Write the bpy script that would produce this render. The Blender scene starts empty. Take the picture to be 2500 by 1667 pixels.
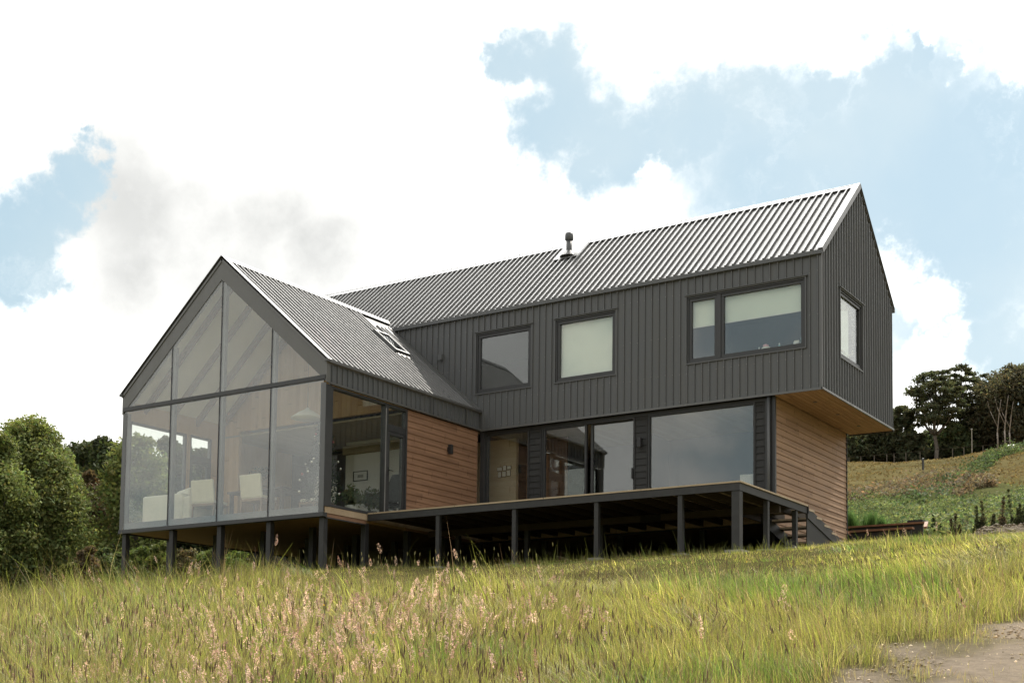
import bpy, math, random
import numpy as np
from mathutils import Vector, Matrix

# ------------------------------------------------------------------ camera, sky, sun, exposure
scn = bpy.context.scene
COL = scn.collection
cam_d = bpy.data.cameras.new('camera')
cam_d.sensor_width = 36.0
cam_d.lens = 46.012
cam_d.shift_y = 0.25794
cam_d.clip_start = 0.1
cam_d.clip_end = 9000
cam = bpy.data.objects.new('camera', cam_d)
COL.objects.link(cam)
CAM = Vector((17.5588, -25.2271, -3.8853))
R_, U_, F_ = (0.835963, 0.548645, 0.012457), (0.029113, -0.067004, 0.997328), (-0.548013, 0.833366, 0.071986)
cam.matrix_world = Matrix(((R_[0], U_[0], -F_[0], CAM.x), (R_[1], U_[1], -F_[1], CAM.y), (R_[2], U_[2], -F_[2], CAM.z), (0, 0, 0, 1)))
scn.camera = cam

SUN_DIR = Vector((0.05, 0.612, 0.785)).normalized()
SUN_EL = math.asin(SUN_DIR.z)
SUN_AZ = math.atan2(SUN_DIR.x, SUN_DIR.y)
sd = bpy.data.lights.new('sun', 'SUN')
sd.energy = 5.0
sd.angle = math.radians(0.6)
sd.color = (1.0, 0.94, 0.84)
sun = bpy.data.objects.new('sun', sd)
sun.rotation_euler = SUN_DIR.to_track_quat('Z', 'Y').to_euler()
sun.location = (0, 40, 60)
COL.objects.link(sun)

scn.view_settings.view_transform = 'Standard'
scn.view_settings.look = 'None'
scn.view_settings.exposure = 0.46
scn.view_settings.gamma = 1.0
scn.view_settings.use_curve_mapping = False
scn.cycles.use_denoising = True
scn.cycles.max_bounces = 10
scn.cycles.transparent_max_bounces = 24
scn.cycles.sample_clamp_indirect = 6

# directions (x, y, z, angular radius) of the clear gaps, grey bellies and stray puffs of the cloud cover
BLUE_HOLES = [(-0.4973,0.7422,0.4493,0.0159),(-0.4729,0.7578,0.4495,0.0260),(-0.4646,0.7781,0.4227,0.0351),(-0.4860,0.7743,0.4052,0.0265),(-0.4436,0.8008,0.4023,0.0323),(-0.4113,0.8145,0.4090,0.0278),(-0.4595,0.7993,0.3872,0.0207),(-0.3851,0.8266,0.4104,0.0320),(-0.3497,0.8383,0.4184,0.0317),(-0.3302,0.8656,0.3765,0.0698),(-0.2632,0.8852,0.3835,0.0712),(-0.2308,0.9186,0.3207,0.0831),(-0.3056,0.8485,0.4321,0.0213),(-0.2699,0.8622,0.4286,0.0253),(-0.2430,0.8658,0.4374,0.0166),(-0.1959,0.9016,0.3857,0.0361),(-0.3584,0.8591,0.3652,0.0206),(-0.3050,0.9040,0.2997,0.0354),(-0.2112,0.9482,0.2374,0.0376),(-0.2488,0.9307,0.2680,0.0175),(-0.7310,0.5717,0.3727,0.0127),(-0.7436,0.5652,0.3572,0.0156),(-0.7578,0.5585,0.3375,0.0198),(-0.7700,0.5518,0.3203,0.0227),(-0.7821,0.5486,0.2955,0.0270),(-0.7707,0.5633,0.2977,0.0186),(-0.7673,0.5730,0.2882,0.0129),(-0.7846,0.5545,0.2772,0.0186),(-0.7250,0.5715,0.3843,0.0071)]
GREY_CLOUDS = [(-0.6440,0.6930,0.3240,0.0300),(-0.7060,0.6230,0.3380,0.0380),(-0.7195,0.6044,0.3420,0.0433),(-0.6985,0.6351,0.3298,0.0410),(-0.6591,0.6683,0.3448,0.0325),(-0.6837,0.6616,0.3079,0.0386),(-0.7246,0.6177,0.3054,0.0351),(-0.6279,0.7041,0.3318,0.0299)]
WHITE_PUFFS = [(-0.2792,0.9073,0.3142,0.0175),(-0.2708,0.9174,0.2918,0.0205),(-0.2505,0.9270,0.2792,0.0160),(-0.2583,0.9334,0.2492,0.0176),(-0.2419,0.9366,0.2536,0.0146),(-0.4178,0.8211,0.3888,0.0118),(-0.1969,0.8747,0.4430,0.0163),(-0.2115,0.8795,0.4264,0.0110),(-0.1841,0.8863,0.4249,0.0163),(-0.2292,0.8657,0.4451,0.0096),(-0.3002,0.9245,0.2347,0.0179),(-0.2359,0.9453,0.2251,0.0204)]

class NT:
    """small helper to wire shader nodes"""
    def __init__(s, tree): s.t = tree; s.n = tree.nodes; s.l = tree.links
    def add(s, typ, **kw):
        n = s.n.new(typ)
        for k, v in kw.items(): setattr(n, k, v)
        return n
    def put(s, node, key, val):
        if isinstance(val, bpy.types.NodeSocket): s.l.new(val, node.inputs[key])
        else: node.inputs[key].default_value = val
    def math(s, op, a, b=None, c=None, clamp=False):
        n = s.add('ShaderNodeMath', operation=op); n.use_clamp = clamp
        s.put(n, 0, a)
        if b is not None: s.put(n, 1, b)
        if c is not None: s.put(n, 2, c)
        return n.outputs[0]
    def vmath(s, op, a, b=None):
        n = s.add('ShaderNodeVectorMath', operation=op); s.put(n, 0, a)
        if b is not None: s.put(n, 1, b)
        return n.outputs['Value'] if op in ('DISTANCE', 'DOT_PRODUCT', 'LENGTH') else n.outputs['Vector']
    def vscale(s, a, f):
        n = s.add('ShaderNodeVectorMath', operation='SCALE'); s.put(n, 0, a); n.inputs['Scale'].default_value = f
        return n.outputs['Vector']
    def noise(s, vec, scale, detail=4, rough=0.5, dist=0.0):
        n = s.add('ShaderNodeTexNoise'); s.put(n, 'Vector', vec); n.inputs['Scale'].default_value = scale
        n.inputs['Detail'].default_value = detail; n.inputs['Roughness'].default_value = rough; n.inputs['Distortion'].default_value = dist
        return n
    def remap(s, v, a, b, c=0.0, d=1.0, smooth=False):
        n = s.add('ShaderNodeMapRange'); n.interpolation_type = 'SMOOTHSTEP' if smooth else 'LINEAR'
        s.put(n, 0, v)
        for i, q in enumerate((a, b, c, d)): n.inputs[1 + i].default_value = q
        return n.outputs[0]
    def mix(s, f, a, b, blend='MIX'):
        n = s.add('ShaderNodeMixRGB', blend_type=blend); s.put(n, 0, f)
        for k, v in ((1, a), (2, b)):
            if isinstance(v, tuple) and len(v) == 3: v = v + (1,)
            s.put(n, k, v)
        return n.outputs[0]
    def ramp(s, v, stops):
        n = s.add('ShaderNodeValToRGB'); s.put(n, 0, v); e = n.color_ramp.elements
        while len(e) < len(stops): e.new(0.5)
        for q, (p, c) in zip(e, stops): q.position = p; q.color = tuple(c) + (1,)
        return n.outputs[0]

def build_world():
    w = bpy.data.worlds.new('World'); scn.world = w; w.use_nodes = True
    k = NT(w.node_tree); k.n.clear()
    out = k.add('ShaderNodeOutputWorld'); bg = k.add('ShaderNodeBackground')
    bg.inputs['Strength'].default_value = 0.1
    sky = k.add('ShaderNodeTexSky', sky_type='NISHITA'); sky.sun_disc = False
    sky.sun_elevation = SUN_EL; sky.sun_rotation = SUN_AZ; sky.air_density = 1.0; sky.dust_density = 1.5; sky.ozone_density = 1.0
    d = k.add('ShaderNodeTexCoord').outputs['Generated']
    d = k.vmath('NORMALIZE', d)
    # ragged cloud edges: the direction is jittered by two octaves of noise
    n1 = k.noise(d, 14, 6, 0.62).outputs['Color']; n2 = k.noise(d, 60, 5, 0.6).outputs['Color']
    j = k.vmath('ADD', d, k.vscale(k.vmath('SUBTRACT', n1, (0.5, 0.5, 0.5)), 0.085))
    j = k.vmath('ADD', j, k.vscale(k.vmath('SUBTRACT', n2, (0.5, 0.5, 0.5)), 0.034))
    def field(lst, vec, soft, grow=1.0):
        acc = None
        for x, y, z, r in [(a, b, c, r_ * grow) for a, b, c, r_ in lst]:
            v = k.math('DIVIDE', k.vmath('DISTANCE', vec, (x, y, z)), r)
            v = k.remap(v, 1.0 + soft, 1.0 - soft, 0, 1, True)
            acc = v if acc is None else k.math('MAXIMUM', acc, v)
        return acc
    blue = field(BLUE_HOLES, j, 0.55)
    puff = field(WHITE_PUFFS, j, 0.5)
    blue = k.math('MULTIPLY', blue, k.math('SUBTRACT', 1.0, k.math('MULTIPLY', puff, 0.9)))
    blue = k.math('SUBTRACT', 1.0, k.math('POWER', k.math('SUBTRACT', 1.0, blue), 2.0))
    # away from the picture the cover is broken by large noise gaps
    big = k.noise(d, 2.3, 7, 0.6).outputs['Fac']
    away = k.remap(k.vmath('DOT_PRODUCT', d, (-0.548, 0.833, 0.25)), 0.72, 0.55, 0, 1, True)
    gap = k.math('MULTIPLY', k.remap(big, 0.46, 0.38, 0, 0.8, True), away)
    blue = k.math('MAXIMUM', blue, gap)
    grey = field(GREY_CLOUDS, k.vmath('ADD', d, k.vscale(k.vmath('SUBTRACT', k.noise(d, 8, 7, 0.6).outputs['Color'], (0.5, 0.5, 0.5)), 0.11)), 0.95, 1.45)
    # cloud brightness: rising gently towards the sun
    sdot = k.vmath('DOT_PRODUCT', d, tuple(SUN_DIR))
    glow = k.remap(sdot, -0.6, 0.95, 9.6, 13.0)
    glow = k.math('ADD', glow, k.remap(k.vmath('DOT_PRODUCT', d, (-0.330, 0.430, 0.840)), 0.885, 1.0, 0.0, 95.0, True))  # unseen glow off to one side of the sun, added for roof glare
    tex = k.remap(k.noise(d, 6, 8, 0.6).outputs['Fac'], 0.3, 0.7, 0.80, 1.10)
    lum = k.math('MULTIPLY', glow, tex)
    # clouds behind the viewer show grey bellies
    bel = k.math('MULTIPLY', k.remap(k.noise(d, 3.1, 6, 0.55).outputs['Fac'], 0.42, 0.62, 0, 0.45, True), away)
    lum = k.math('MULTIPLY', lum, k.math('SUBTRACT', 1.0, bel))
    gl = k.math('MULTIPLY', k.math('MULTIPLY', grey, 0.92), k.remap(k.noise(d, 10, 6, 0.6).outputs['Fac'], 0.3, 0.6, 0.60, 1.0))
    cc = k.mix(1.0, (1.0, 0.99, 0.955), lum, 'MULTIPLY')
    cc = k.mix(gl, cc, (5.05, 5.12, 5.02))
    haze = k.mix(0.78, sky.outputs[0], (4.75, 5.95, 6.35))
    haze = k.mix(k.remap(k.noise(d, 5, 5, 0.55).outputs['Fac'], 0.35, 0.68, 0.0, 1.0, True), k.mix(1.0, haze, (0.91, 0.955, 0.985), 'MULTIPLY'), k.mix(1.0, haze, (1.08, 1.05, 1.02), 'MULTIPLY'))
    wisp = k.remap(k.noise(j, 9, 6, 0.65).outputs['Fac'], 0.52, 0.82, 0, 0.40, True)
    clear = k.mix(wisp, haze, cc)
    col = k.mix(blue, cc, clear)
    k.l.new(col, bg.inputs['Color']); k.l.new(bg.outputs[0], out.inputs[0])
build_world()

# ------------------------------------------------------------------ helpers
rng = np.random.default_rng(7)
random.seed(7)

class MB:
    """collects boxes, prisms and tubes; build() links them as one mesh object.
    fr maps local (a along, c outward, b up) to world."""
    def __init__(s, fr=None): s.v = []; s.f = []; s.fr = fr
    def _p(s, p): return tuple(s.fr(*p)) if s.fr else tuple(p)
    def poly(s, pts):
        i = len(s.v); s.v += [s._p(p) for p in pts]; s.f.append(tuple(range(i, i + len(pts))))
    def box(s, x0, x1, y0, y1, z0, z1):
        i = len(s.v)
        s.v += [s._p(p) for p in ((x0,y0,z0),(x1,y0,z0),(x1,y1,z0),(x0,y1,z0),(x0,y0,z1),(x1,y0,z1),(x1,y1,z1),(x0,y1,z1))]
        s.f += [tuple(i + q for q in f) for f in ((0,3,2,1),(4,5,6,7),(0,1,5,4),(1,2,6,5),(2,3,7,6),(3,0,4,7))]
    def prism(s, base, d):
        """polygon base (3D points) extruded by vector d"""
        n = len(base); i = len(s.v)
        s.v += [s._p(p) for p in base] + [s._p((p[0]+d[0], p[1]+d[1], p[2]+d[2])) for p in base]
        s.f.append(tuple(range(i + n - 1, i - 1, -1))); s.f.append(tuple(range(i + n, i + 2 * n)))
        for q in range(n): r = (q + 1) % n; s.f.append((i + q, i + r, i + n + r, i + n + q))
    def bar(s, p, q, r0, r1=None, n=4, cap=True, rot=0.785398):
        p = Vector(p); q = Vector(q); r1 = r0 if r1 is None else r1
        d = (q - p).normalized(); u = d.orthogonal().normalized()
        if abs(d.z) > 0.99: u = Vector((1, 0, 0))
        w = d.cross(u); i = len(s.v)
        for c, r in ((p, r0), (q, r1)):
            for k in range(n):
                a = 2 * math.pi * k / n + rot
                s.v.append(s._p(c + (u * math.cos(a) + w * math.sin(a)) * r))
        for k in range(n): m = (k + 1) % n; s.f.append((i + k, i + m, i + n + m, i + n + k))
        if cap: s.f.append(tuple(i + k for k in range(n - 1, -1, -1))); s.f.append(tuple(i + n + k for k in range(n)))
    def tube(s, pts, rad, n=8):
        for k in range(len(pts) - 1): s.bar(pts[k], pts[k + 1], rad[k], rad[k + 1], n, k in (0, len(pts) - 2), 0.0)
    def lathe(s, prof, n=16, o=(0, 0, 0)):
        i = len(s.v)
        for r, z in prof:
            for k in range(n): a = 2 * math.pi * k / n; s.v.append(s._p((o[0] + r * math.cos(a), o[1] + r * math.sin(a), o[2] + z)))
        for j in range(len(prof) - 1):
            for k in range(n): m = (k + 1) % n; s.f.append((i + j*n + k, i + j*n + m, i + (j+1)*n + m, i + (j+1)*n + k))
        s.f.append(tuple(i + k for k in range(n - 1, -1, -1))); s.f.append(tuple(i + (len(prof)-1)*n + k for k in range(n)))
    def build(s, name, mat, parent=None, smooth=False, bevel=0.0, label=None):
        me = bpy.data.meshes.new(name); me.from_pydata(s.v, [], s.f); me.update()
        me.materials.append(mat)
        if smooth:
            for p in me.polygons: p.use_smooth = True
        o = bpy.data.objects.new(name, me); COL.objects.link(o)
        if bevel:
            m = o.modifiers.new('bevel', 'BEVEL'); m.width = bevel; m.segments = 2; m.limit_method = 'ANGLE'
        if parent is not None: adopt(o, parent)
        if label: o['label'] = label
        return o

def base_loc(o):
    v = Vector((0, 0, 0))
    while o is not None: v += Vector(o.location); o = o.parent
    return v
WORLD_SPACE = True
def adopt(o, parent):
    o.parent = parent
    if WORLD_SPACE and parent.type == 'EMPTY': o.matrix_parent_inverse = Matrix.Translation(-Vector(parent.location))
def thing(name, label, cat, loc=(0, 0, 0), group=None):
    o = bpy.data.objects.new(name, None); o.empty_display_size = 0.2; COL.objects.link(o); o.location = loc
    tag(o, label, cat, group); return o
def tag(o, label=None, cat=None, group=None, kind=None):
    if label: o['label'] = label
    if cat: o['category'] = cat
    if group: o['group'] = group
    if kind: o['kind'] = kind
    return o
def dup(root, loc, rz=0.0, label=None):
    r = root.copy(); COL.objects.link(r); r.location = loc; r.rotation_euler = (0, 0, rz)
    if label: r['label'] = label
    for ch in list(root.children):
        c = ch.copy(); COL.objects.link(c); c.parent = r
        for g in list(ch.children): e = g.copy(); COL.objects.link(e); e.parent = c
    return r
def np_mesh(name, V, F, mat, color=None, parent=None, smooth=False):
    """V (n,3), F list of (m,k) index arrays, one array per polygon size; color (n,3) -> attribute 'tint'"""
    me = bpy.data.meshes.new(name)
    me.vertices.add(len(V)); me.vertices.foreach_set('co', np.asarray(V, np.float32).ravel())
    F = [f for f in F if len(f)]
    loops = np.concatenate([f.ravel() for f in F]).astype(np.int32)
    tot = np.concatenate([np.full(len(f), f.shape[1], np.int32) for f in F])
    st = np.concatenate([[0], np.cumsum(tot)[:-1]]).astype(np.int32)
    me.loops.add(len(loops)); me.loops.foreach_set('vertex_index', loops)
    me.polygons.add(len(tot)); me.polygons.foreach_set('loop_start', st)
    try: me.polygons.foreach_set('loop_total', tot)
    except Exception: pass
    if smooth: me.polygons.foreach_set('use_smooth', np.ones(len(tot), bool))
    me.update(calc_edges=True)
    if color is not None:
        a = me.color_attributes.new('tint', 'FLOAT_COLOR', 'POINT')
        c = np.ones((len(V), 4), np.float32); c[:, :3] = color; a.data.foreach_set('color', c.ravel())
    me.materials.append(mat)
    o = bpy.data.objects.new(name, me); COL.objects.link(o)
    if parent is not None: adopt(o, parent)
    return o

# ------------------------------------------------------------------ materials
def new_mat(name):
    m = bpy.data.materials.new(name); m.use_nodes = True
    k = NT(m.node_tree); k.n.clear(); k.out = k.add('ShaderNodeOutputMaterial')
    return m, k
def pbr(k, color, rough=0.6, metal=0.0, spec=0.5, normal=None):
    b = k.add('ShaderNodeBsdfPrincipled')
    if isinstance(color, tuple) and len(color) == 3: color = color + (1,)
    k.put(b, 'Base Color', color); k.put(b, 'Roughness', rough); k.put(b, 'Metallic', metal); k.put(b, 'Specular IOR Level', spec)
    if normal is not None: k.l.new(normal, b.inputs['Normal'])
    k.l.new(b.outputs[0], k.out.inputs[0]); return b
def pos(k): return k.add('ShaderNodeNewGeometry').outputs['Position']
def vmap(k, vec, scale):
    n = k.add('ShaderNodeMapping'); k.put(n, 'Vector', vec); n.inputs['Scale'].default_value = scale; return n.outputs[0]
def bump(k, h, strength=0.3, dist=0.01):
    b = k.add('ShaderNodeBump'); b.inputs['Strength'].default_value = strength; b.inputs['Distance'].default_value = dist
    k.l.new(h, b.inputs['Height']); return b.outputs[0]

def m_plain(name, c, rough=0.6, metal=0.0, var=0.12, scale=3.0, spec=0.5):
    m, k = new_mat(name); n = k.noise(pos(k), scale, 5, 0.6).outputs['Fac']
    lo = tuple(x * (1 - var) for x in c); hi = tuple(min(1, x * (1 + var)) for x in c)
    col = k.mix(k.remap(n, 0.3, 0.7), lo, hi)
    pbr(k, col, k.remap(n, 0.3, 0.7, rough * 0.9, min(1, rough * 1.1)), metal, spec); return m
def m_sheet(name, c, rough, spec=0.5, metal=0.0):
    """painted steel sheet: faint dusty streaks running down and slightly dented gloss"""
    m, k = new_mat(name); p = pos(k)
    n = k.noise(vmap(k, p, (2.2, 2.2, 0.35)), 2.0, 6, 0.6).outputs['Fac']; f = k.noise(p, 40, 3, 0.6).outputs['Fac']
    dust = k.math('MULTIPLY', k.remap(n, 0.45, 0.8), 0.35)
    col = k.mix(dust, c, (0.12, 0.118, 0.11)); col = k.mix(k.remap(f, 0.35, 0.65, 0, 0.12), col, (0.02, 0.02, 0.02))
    h = k.noise(p, 5, 3, 0.5).outputs['Fac']
    pbr(k, col, k.remap(n, 0.3, 0.75, rough * 0.85, rough * 1.25), metal, spec, bump(k, h, 0.12, 0.01)); return m
def m_roof():
    """weathered painted roof sheet: dull paint under a soft sheen, dusty streaks and tone steps between sheets"""
    m, k = new_mat('roof_sheet'); p = pos(k)
    n = k.noise(vmap(k, p, (3.0, 3.0, 0.4)), 1.6, 6, 0.6).outputs['Fac']
    col = k.mix(k.math('MULTIPLY', k.remap(n, 0.4, 0.8), 0.5), (0.086, 0.087, 0.087, 1), (0.135, 0.133, 0.128, 1))
    d = k.add('ShaderNodeBsdfDiffuse'); k.l.new(col, d.inputs[0]); g = k.add('ShaderNodeBsdfGlossy'); k.l.new(k.remap(n, 0.3, 0.8, 0.26, 0.38), g.inputs['Roughness'])
    lw = k.add('ShaderNodeLayerWeight'); lw.inputs['Blend'].default_value = 0.5
    f = k.math('MULTIPLY_ADD', k.math('POWER', lw.outputs['Facing'], 4.0), 0.19, 0.074)
    mx = k.add('ShaderNodeMixShader'); k.l.new(f, mx.inputs[0]); k.l.new(d.outputs[0], mx.inputs[1]); k.l.new(g.outputs[0], mx.inputs[2]); k.l.new(mx.outputs[0], k.out.inputs[0]); return m
def m_wood(name, a, b, axis, board=0.135, up=2, dark=0.5):
    """boards with their own tone, stretched grain and knots. axis: direction of the grain"""
    m, k = new_mat(name); p = pos(k)
    sc = [14.0, 14.0, 14.0]; sc[axis] = 0.9
    s = k.add('ShaderNodeSeparateXYZ'); k.l.new(p, s.inputs[0])
    row = k.math('FLOOR', k.math('DIVIDE', s.outputs[up], board))
    wn = k.add('ShaderNodeTexWhiteNoise', noise_dimensions='1D'); k.l.new(row, wn.inputs['W'])
    sg = k.math('FLOOR', k.math('MULTIPLY_ADD', wn.outputs['Value'], 9.0, k.math('DIVIDE', s.outputs[axis], 2.1)))
    wn2 = k.add('ShaderNodeTexWhiteNoise', noise_dimensions='2D'); cb_ = k.add('ShaderNodeCombineXYZ'); k.l.new(row, cb_.inputs[0]); k.l.new(sg, cb_.inputs[1]); k.l.new(cb_.outputs[0], wn2.inputs['Vector'])
    off = k.vmath('ADD', p, k.vscale(wn2.outputs['Color'], 7.0))
    g = k.noise(vmap(k, off, tuple(sc)), 2.2, 6, 0.62, 0.6).outputs['Fac']
    big = k.noise(off, 1.3, 4, 0.6).outputs['Fac']
    t = k.math('ADD', k.math('MULTIPLY', k.remap(g, 0.3, 0.72), 0.55), k.math('MULTIPLY', wn2.outputs['Value'], 0.45))
    t = k.math('ADD', t, k.math('MULTIPLY', k.remap(big, 0.35, 0.7), 0.25))
    col = k.mix(t, a, b)
    kn = k.add('ShaderNodeTexVoronoi'); ks = [7.0, 7.0, 7.0]; ks[axis] = 2.2
    k.l.new(vmap(k, off, tuple(ks)), kn.inputs['Vector']); kn.inputs['Scale'].default_value = 1.0
    col = k.mix(k.remap(kn.outputs['Distance'], 0.16, 0.06, 0, dark), col, tuple(x * 0.35 for x in a))
    fr_ = k.math('FRACT', k.math('MULTIPLY_ADD', wn.outputs['Value'], 9.0, k.math('DIVIDE', s.outputs[axis], 2.1)))
    col = k.mix(k.math('LESS_THAN', fr_, 0.004), col, tuple(x * 0.25 for x in a))
    pbr(k, col, k.remap(g, 0.3, 0.7, 0.55, 0.8), 0.0, 0.3, bump(k, g, 0.25, 0.004)); return m
def m_glass(name, tint=(0.90, 0.92, 0.91), f0=0.085, boost=1.0):
    m, k = new_mat(name)
    lw = k.add('ShaderNodeLayerWeight'); lw.inputs['Blend'].default_value = 0.5
    f = k.math('ADD', k.math('MULTIPLY', k.math('POWER', lw.outputs['Facing'], 5.0), (1 - f0) * boost), f0, clamp=True)
    tr = k.add('ShaderNodeBsdfTransparent'); tr.inputs[0].default_value = tint + (1,)
    gl = k.add('ShaderNodeBsdfGlossy'); gl.inputs['Roughness'].default_value = 0.0
    p = pos(k); gl.inputs['Color'].default_value = (0.95, 0.97, 0.97, 1)
    k.l.new(bump(k, k.noise(p, 0.9, 2, 0.4).outputs['Fac'], 0.012, 0.02), gl.inputs['Normal'])
    mx = k.add('ShaderNodeMixShader'); k.l.new(f, mx.inputs[0]); k.l.new(tr.outputs[0], mx.inputs[1]); k.l.new(gl.outputs[0], mx.inputs[2])
    k.l.new(mx.outputs[0], k.out.inputs[0]); return m
def m_leaf(name, trans=0.4, gloss=0.06, rough=0.45):
    m, k = new_mat(name)
    a = k.add('ShaderNodeAttribute'); a.attribute_name = 'tint'
    n = k.noise(pos(k), 1.1, 4, 0.6).outputs['Fac']
    c = k.mix(k.remap(n, 0.35, 0.65, 0.0, 0.35), a.outputs['Color'], k.mix(1.0, a.outputs['Color'], (1.25, 1.05, 0.75), 'MULTIPLY'))
    d = k.add('ShaderNodeBsdfDiffuse'); t = k.add('ShaderNodeBsdfTranslucent'); g = k.add('ShaderNodeBsdfGlossy')
    g.inputs['Roughness'].default_value = rough
    k.l.new(c, d.inputs[0]); k.l.new(k.mix(1.0, c, (1.15, 1.15, 0.8), 'MULTIPLY'), t.inputs[0])
    m1 = k.add('ShaderNodeMixShader'); m1.inputs[0].default_value = trans; k.l.new(d.outputs[0], m1.inputs[1]); k.l.new(t.outputs[0], m1.inputs[2])
    m2 = k.add('ShaderNodeMixShader'); m2.inputs[0].default_value = gloss; k.l.new(m1.outputs[0], m2.inputs[1]); k.l.new(g.outputs[0], m2.inputs[2])
    k.l.new(m2.outputs[0], k.out.inputs[0]); return m
def m_ground():
    m, k = new_mat('ground'); p = pos(k)
    a = k.add('ShaderNodeAttribute'); a.attribute_name = 'tint'
    n = k.noise(p, 9, 8, 0.7).outputs['Fac']; n2 = k.noise(p, 0.5, 6, 0.6).outputs['Fac']
    f = k.math('ADD', k.math('MULTIPLY', n, 0.7), k.math('MULTIPLY', n2, 0.5))
    c = k.mix(1.0, a.outputs['Color'], k.ramp(f, [(0.25, (0.45, 0.45, 0.45)), (0.6, (1, 1, 1)), (0.9, (1.35, 1.3, 1.2))]), 'MULTIPLY')
    d = k.add('ShaderNodeBsdfDiffuse'); k.l.new(c, d.inputs[0]); d.inputs[1].default_value = 0.8; k.l.new(bump(k, n, 0.8, 0.05), d.inputs['Normal']); k.l.new(d.outputs[0], k.out.inputs[0]); return m

M = {}
M['sheet'] = m_sheet('charcoal_sheet', (0.084, 0.089, 0.095), 0.47)
M['roof'] = m_roof()
M['flash'] = m_sheet('flashing_sheet', (0.075, 0.076, 0.076), 0.38, 0.8)
M['frame'] = m_plain('window_frame', (0.028, 0.029, 0.031), 0.42, 0, 0.15, 6)
M['greyframe'] = m_plain('grey_frame', (0.085, 0.088, 0.092), 0.35, 0, 0.1, 2, 0.6)
M['post'] = m_plain('dark_paint', (0.022, 0.022, 0.023), 0.6, 0, 0.35, 9)
M['siding'] = m_wood('dark_siding', (0.020, 0.021, 0.022), (0.034, 0.035, 0.036), 0, 0.145, 2, 0.2)
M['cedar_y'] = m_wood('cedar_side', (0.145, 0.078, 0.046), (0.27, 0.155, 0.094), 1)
M['cedar_end'] = m_wood('cedar_end', (0.20, 0.120, 0.072), (0.38, 0.245, 0.155), 1)  # same cedar as the side wall, bounced light put into the colour
M['cedar_soffit'] = m_wood('cedar_soffit', (0.22, 0.125, 0.064), (0.42, 0.265, 0.150), 1, 0.11, 0)
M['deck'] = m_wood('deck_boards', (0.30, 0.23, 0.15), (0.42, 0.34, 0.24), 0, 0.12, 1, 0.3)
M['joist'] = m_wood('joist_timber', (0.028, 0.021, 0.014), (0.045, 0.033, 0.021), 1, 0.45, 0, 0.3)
M['ply'] = m_wood('plywood', (0.20, 0.12, 0.055), (0.30, 0.19, 0.09), 0, 1.2, 1, 0.1)
M['pine'] = m_wood('pine_panel', (0.42, 0.24, 0.12), (0.60, 0.40, 0.22), 2, 0.12, 0, 0.3)
M['ceilboard'] = m_wood('ceiling_board', (0.30, 0.25, 0.17), (0.42, 0.36, 0.26), 1, 0.12, 0, 0.2)
M['beige'] = m_wood('pale_panel', (0.46, 0.38, 0.28), (0.58, 0.50, 0.38), 0, 0.14, 2, 0.15)
M['rafter'] = m_plain('rafter_wood', (0.20, 0.12, 0.08), 0.6)
M['white'] = m_plain('white_paint', (0.74, 0.73, 0.69), 0.7, 0, 0.04)
M['ceil'] = m_plain('white_ceiling', (0.80, 0.79, 0.73), 0.8, 0, 0.04)
M['fabric'] = m_plain('cream_fabric', (0.72, 0.68, 0.57), 0.9, 0, 0.06, 8)
M['sofa'] = m_plain('white_fabric', (0.76, 0.73, 0.66), 0.9, 0, 0.06, 8)
M['blind'] = m_plain('blind_fabric', (0.74, 0.78, 0.68), 0.85, 0, 0.03)
M['darkwood'] = m_plain('dark_wood', (0.07, 0.05, 0.04), 0.5)
M['chairwood'] = m_plain('chair_wood', (0.25, 0.16, 0.10), 0.5)
M['darkwall'] = m_plain('dark_wall', (0.10, 0.10, 0.105), 0.7)
M['floor'] = m_wood('floor_boards', (0.30, 0.22, 0.14), (0.42, 0.32, 0.22), 0, 0.15, 1, 0.2)
M['glass'] = m_glass('window_glass')
M['glass_g'] = m_glass('curtain_glass', (0.93, 0.94, 0.91), 0.095)
M['tarn'] = m_plain('galvanised', (0.30, 0.30, 0.30), 0.45, 0.6)
M['leaf'] = m_leaf('foliage', 0.38, 0.015, 0.6)
M['grass'] = m_leaf('grass_blades', 0.56, 0.03, 0.45)
M['seed'] = m_leaf('seed_heads', 0.45, 0.02, 0.6)
M['bark'] = m_plain('bark', (0.10, 0.085, 0.07), 0.9, 0, 0.4, 6)
M['palebark'] = m_plain('pale_bark', (0.17, 0.14, 0.115), 0.9, 0, 0.3, 4)
M['ground'] = m_ground()
M['stone'] = m_plain('pebble_stone', (0.34, 0.30, 0.26), 0.9, 0, 0.4, 14)
M['concrete'] = m_plain('concrete', (0.30, 0.29, 0.27), 0.9, 0, 0.25, 12)
M['edge'] = m_plain('brown_timber', (0.20, 0.10, 0.055), 0.8, 0, 0.3, 7)
M['greywood'] = m_plain('weathered_wood', (0.26, 0.24, 0.21), 0.9, 0, 0.3, 9)
M['pink'] = m_plain('pink_plush', (0.70, 0.36, 0.38), 0.9)
M['teal'] = m_plain('teal_plastic', (0.30, 0.55, 0.55), 0.4)
M['red'] = m_plain('red_bauble', (0.30, 0.035, 0.04), 0.3)
M['silver'] = m_plain('silver_bauble', (0.75, 0.74, 0.70), 0.15, 0.9)
M['yellow'] = m_plain('yellow_petals', (0.75, 0.48, 0.03), 0.7)
M['black'] = m_plain('black_plastic', (0.015, 0.015, 0.016), 0.4)
M['art'] = m_plain('grey_print', (0.30, 0.30, 0.28), 0.7, 0, 0.4, 30)

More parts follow.
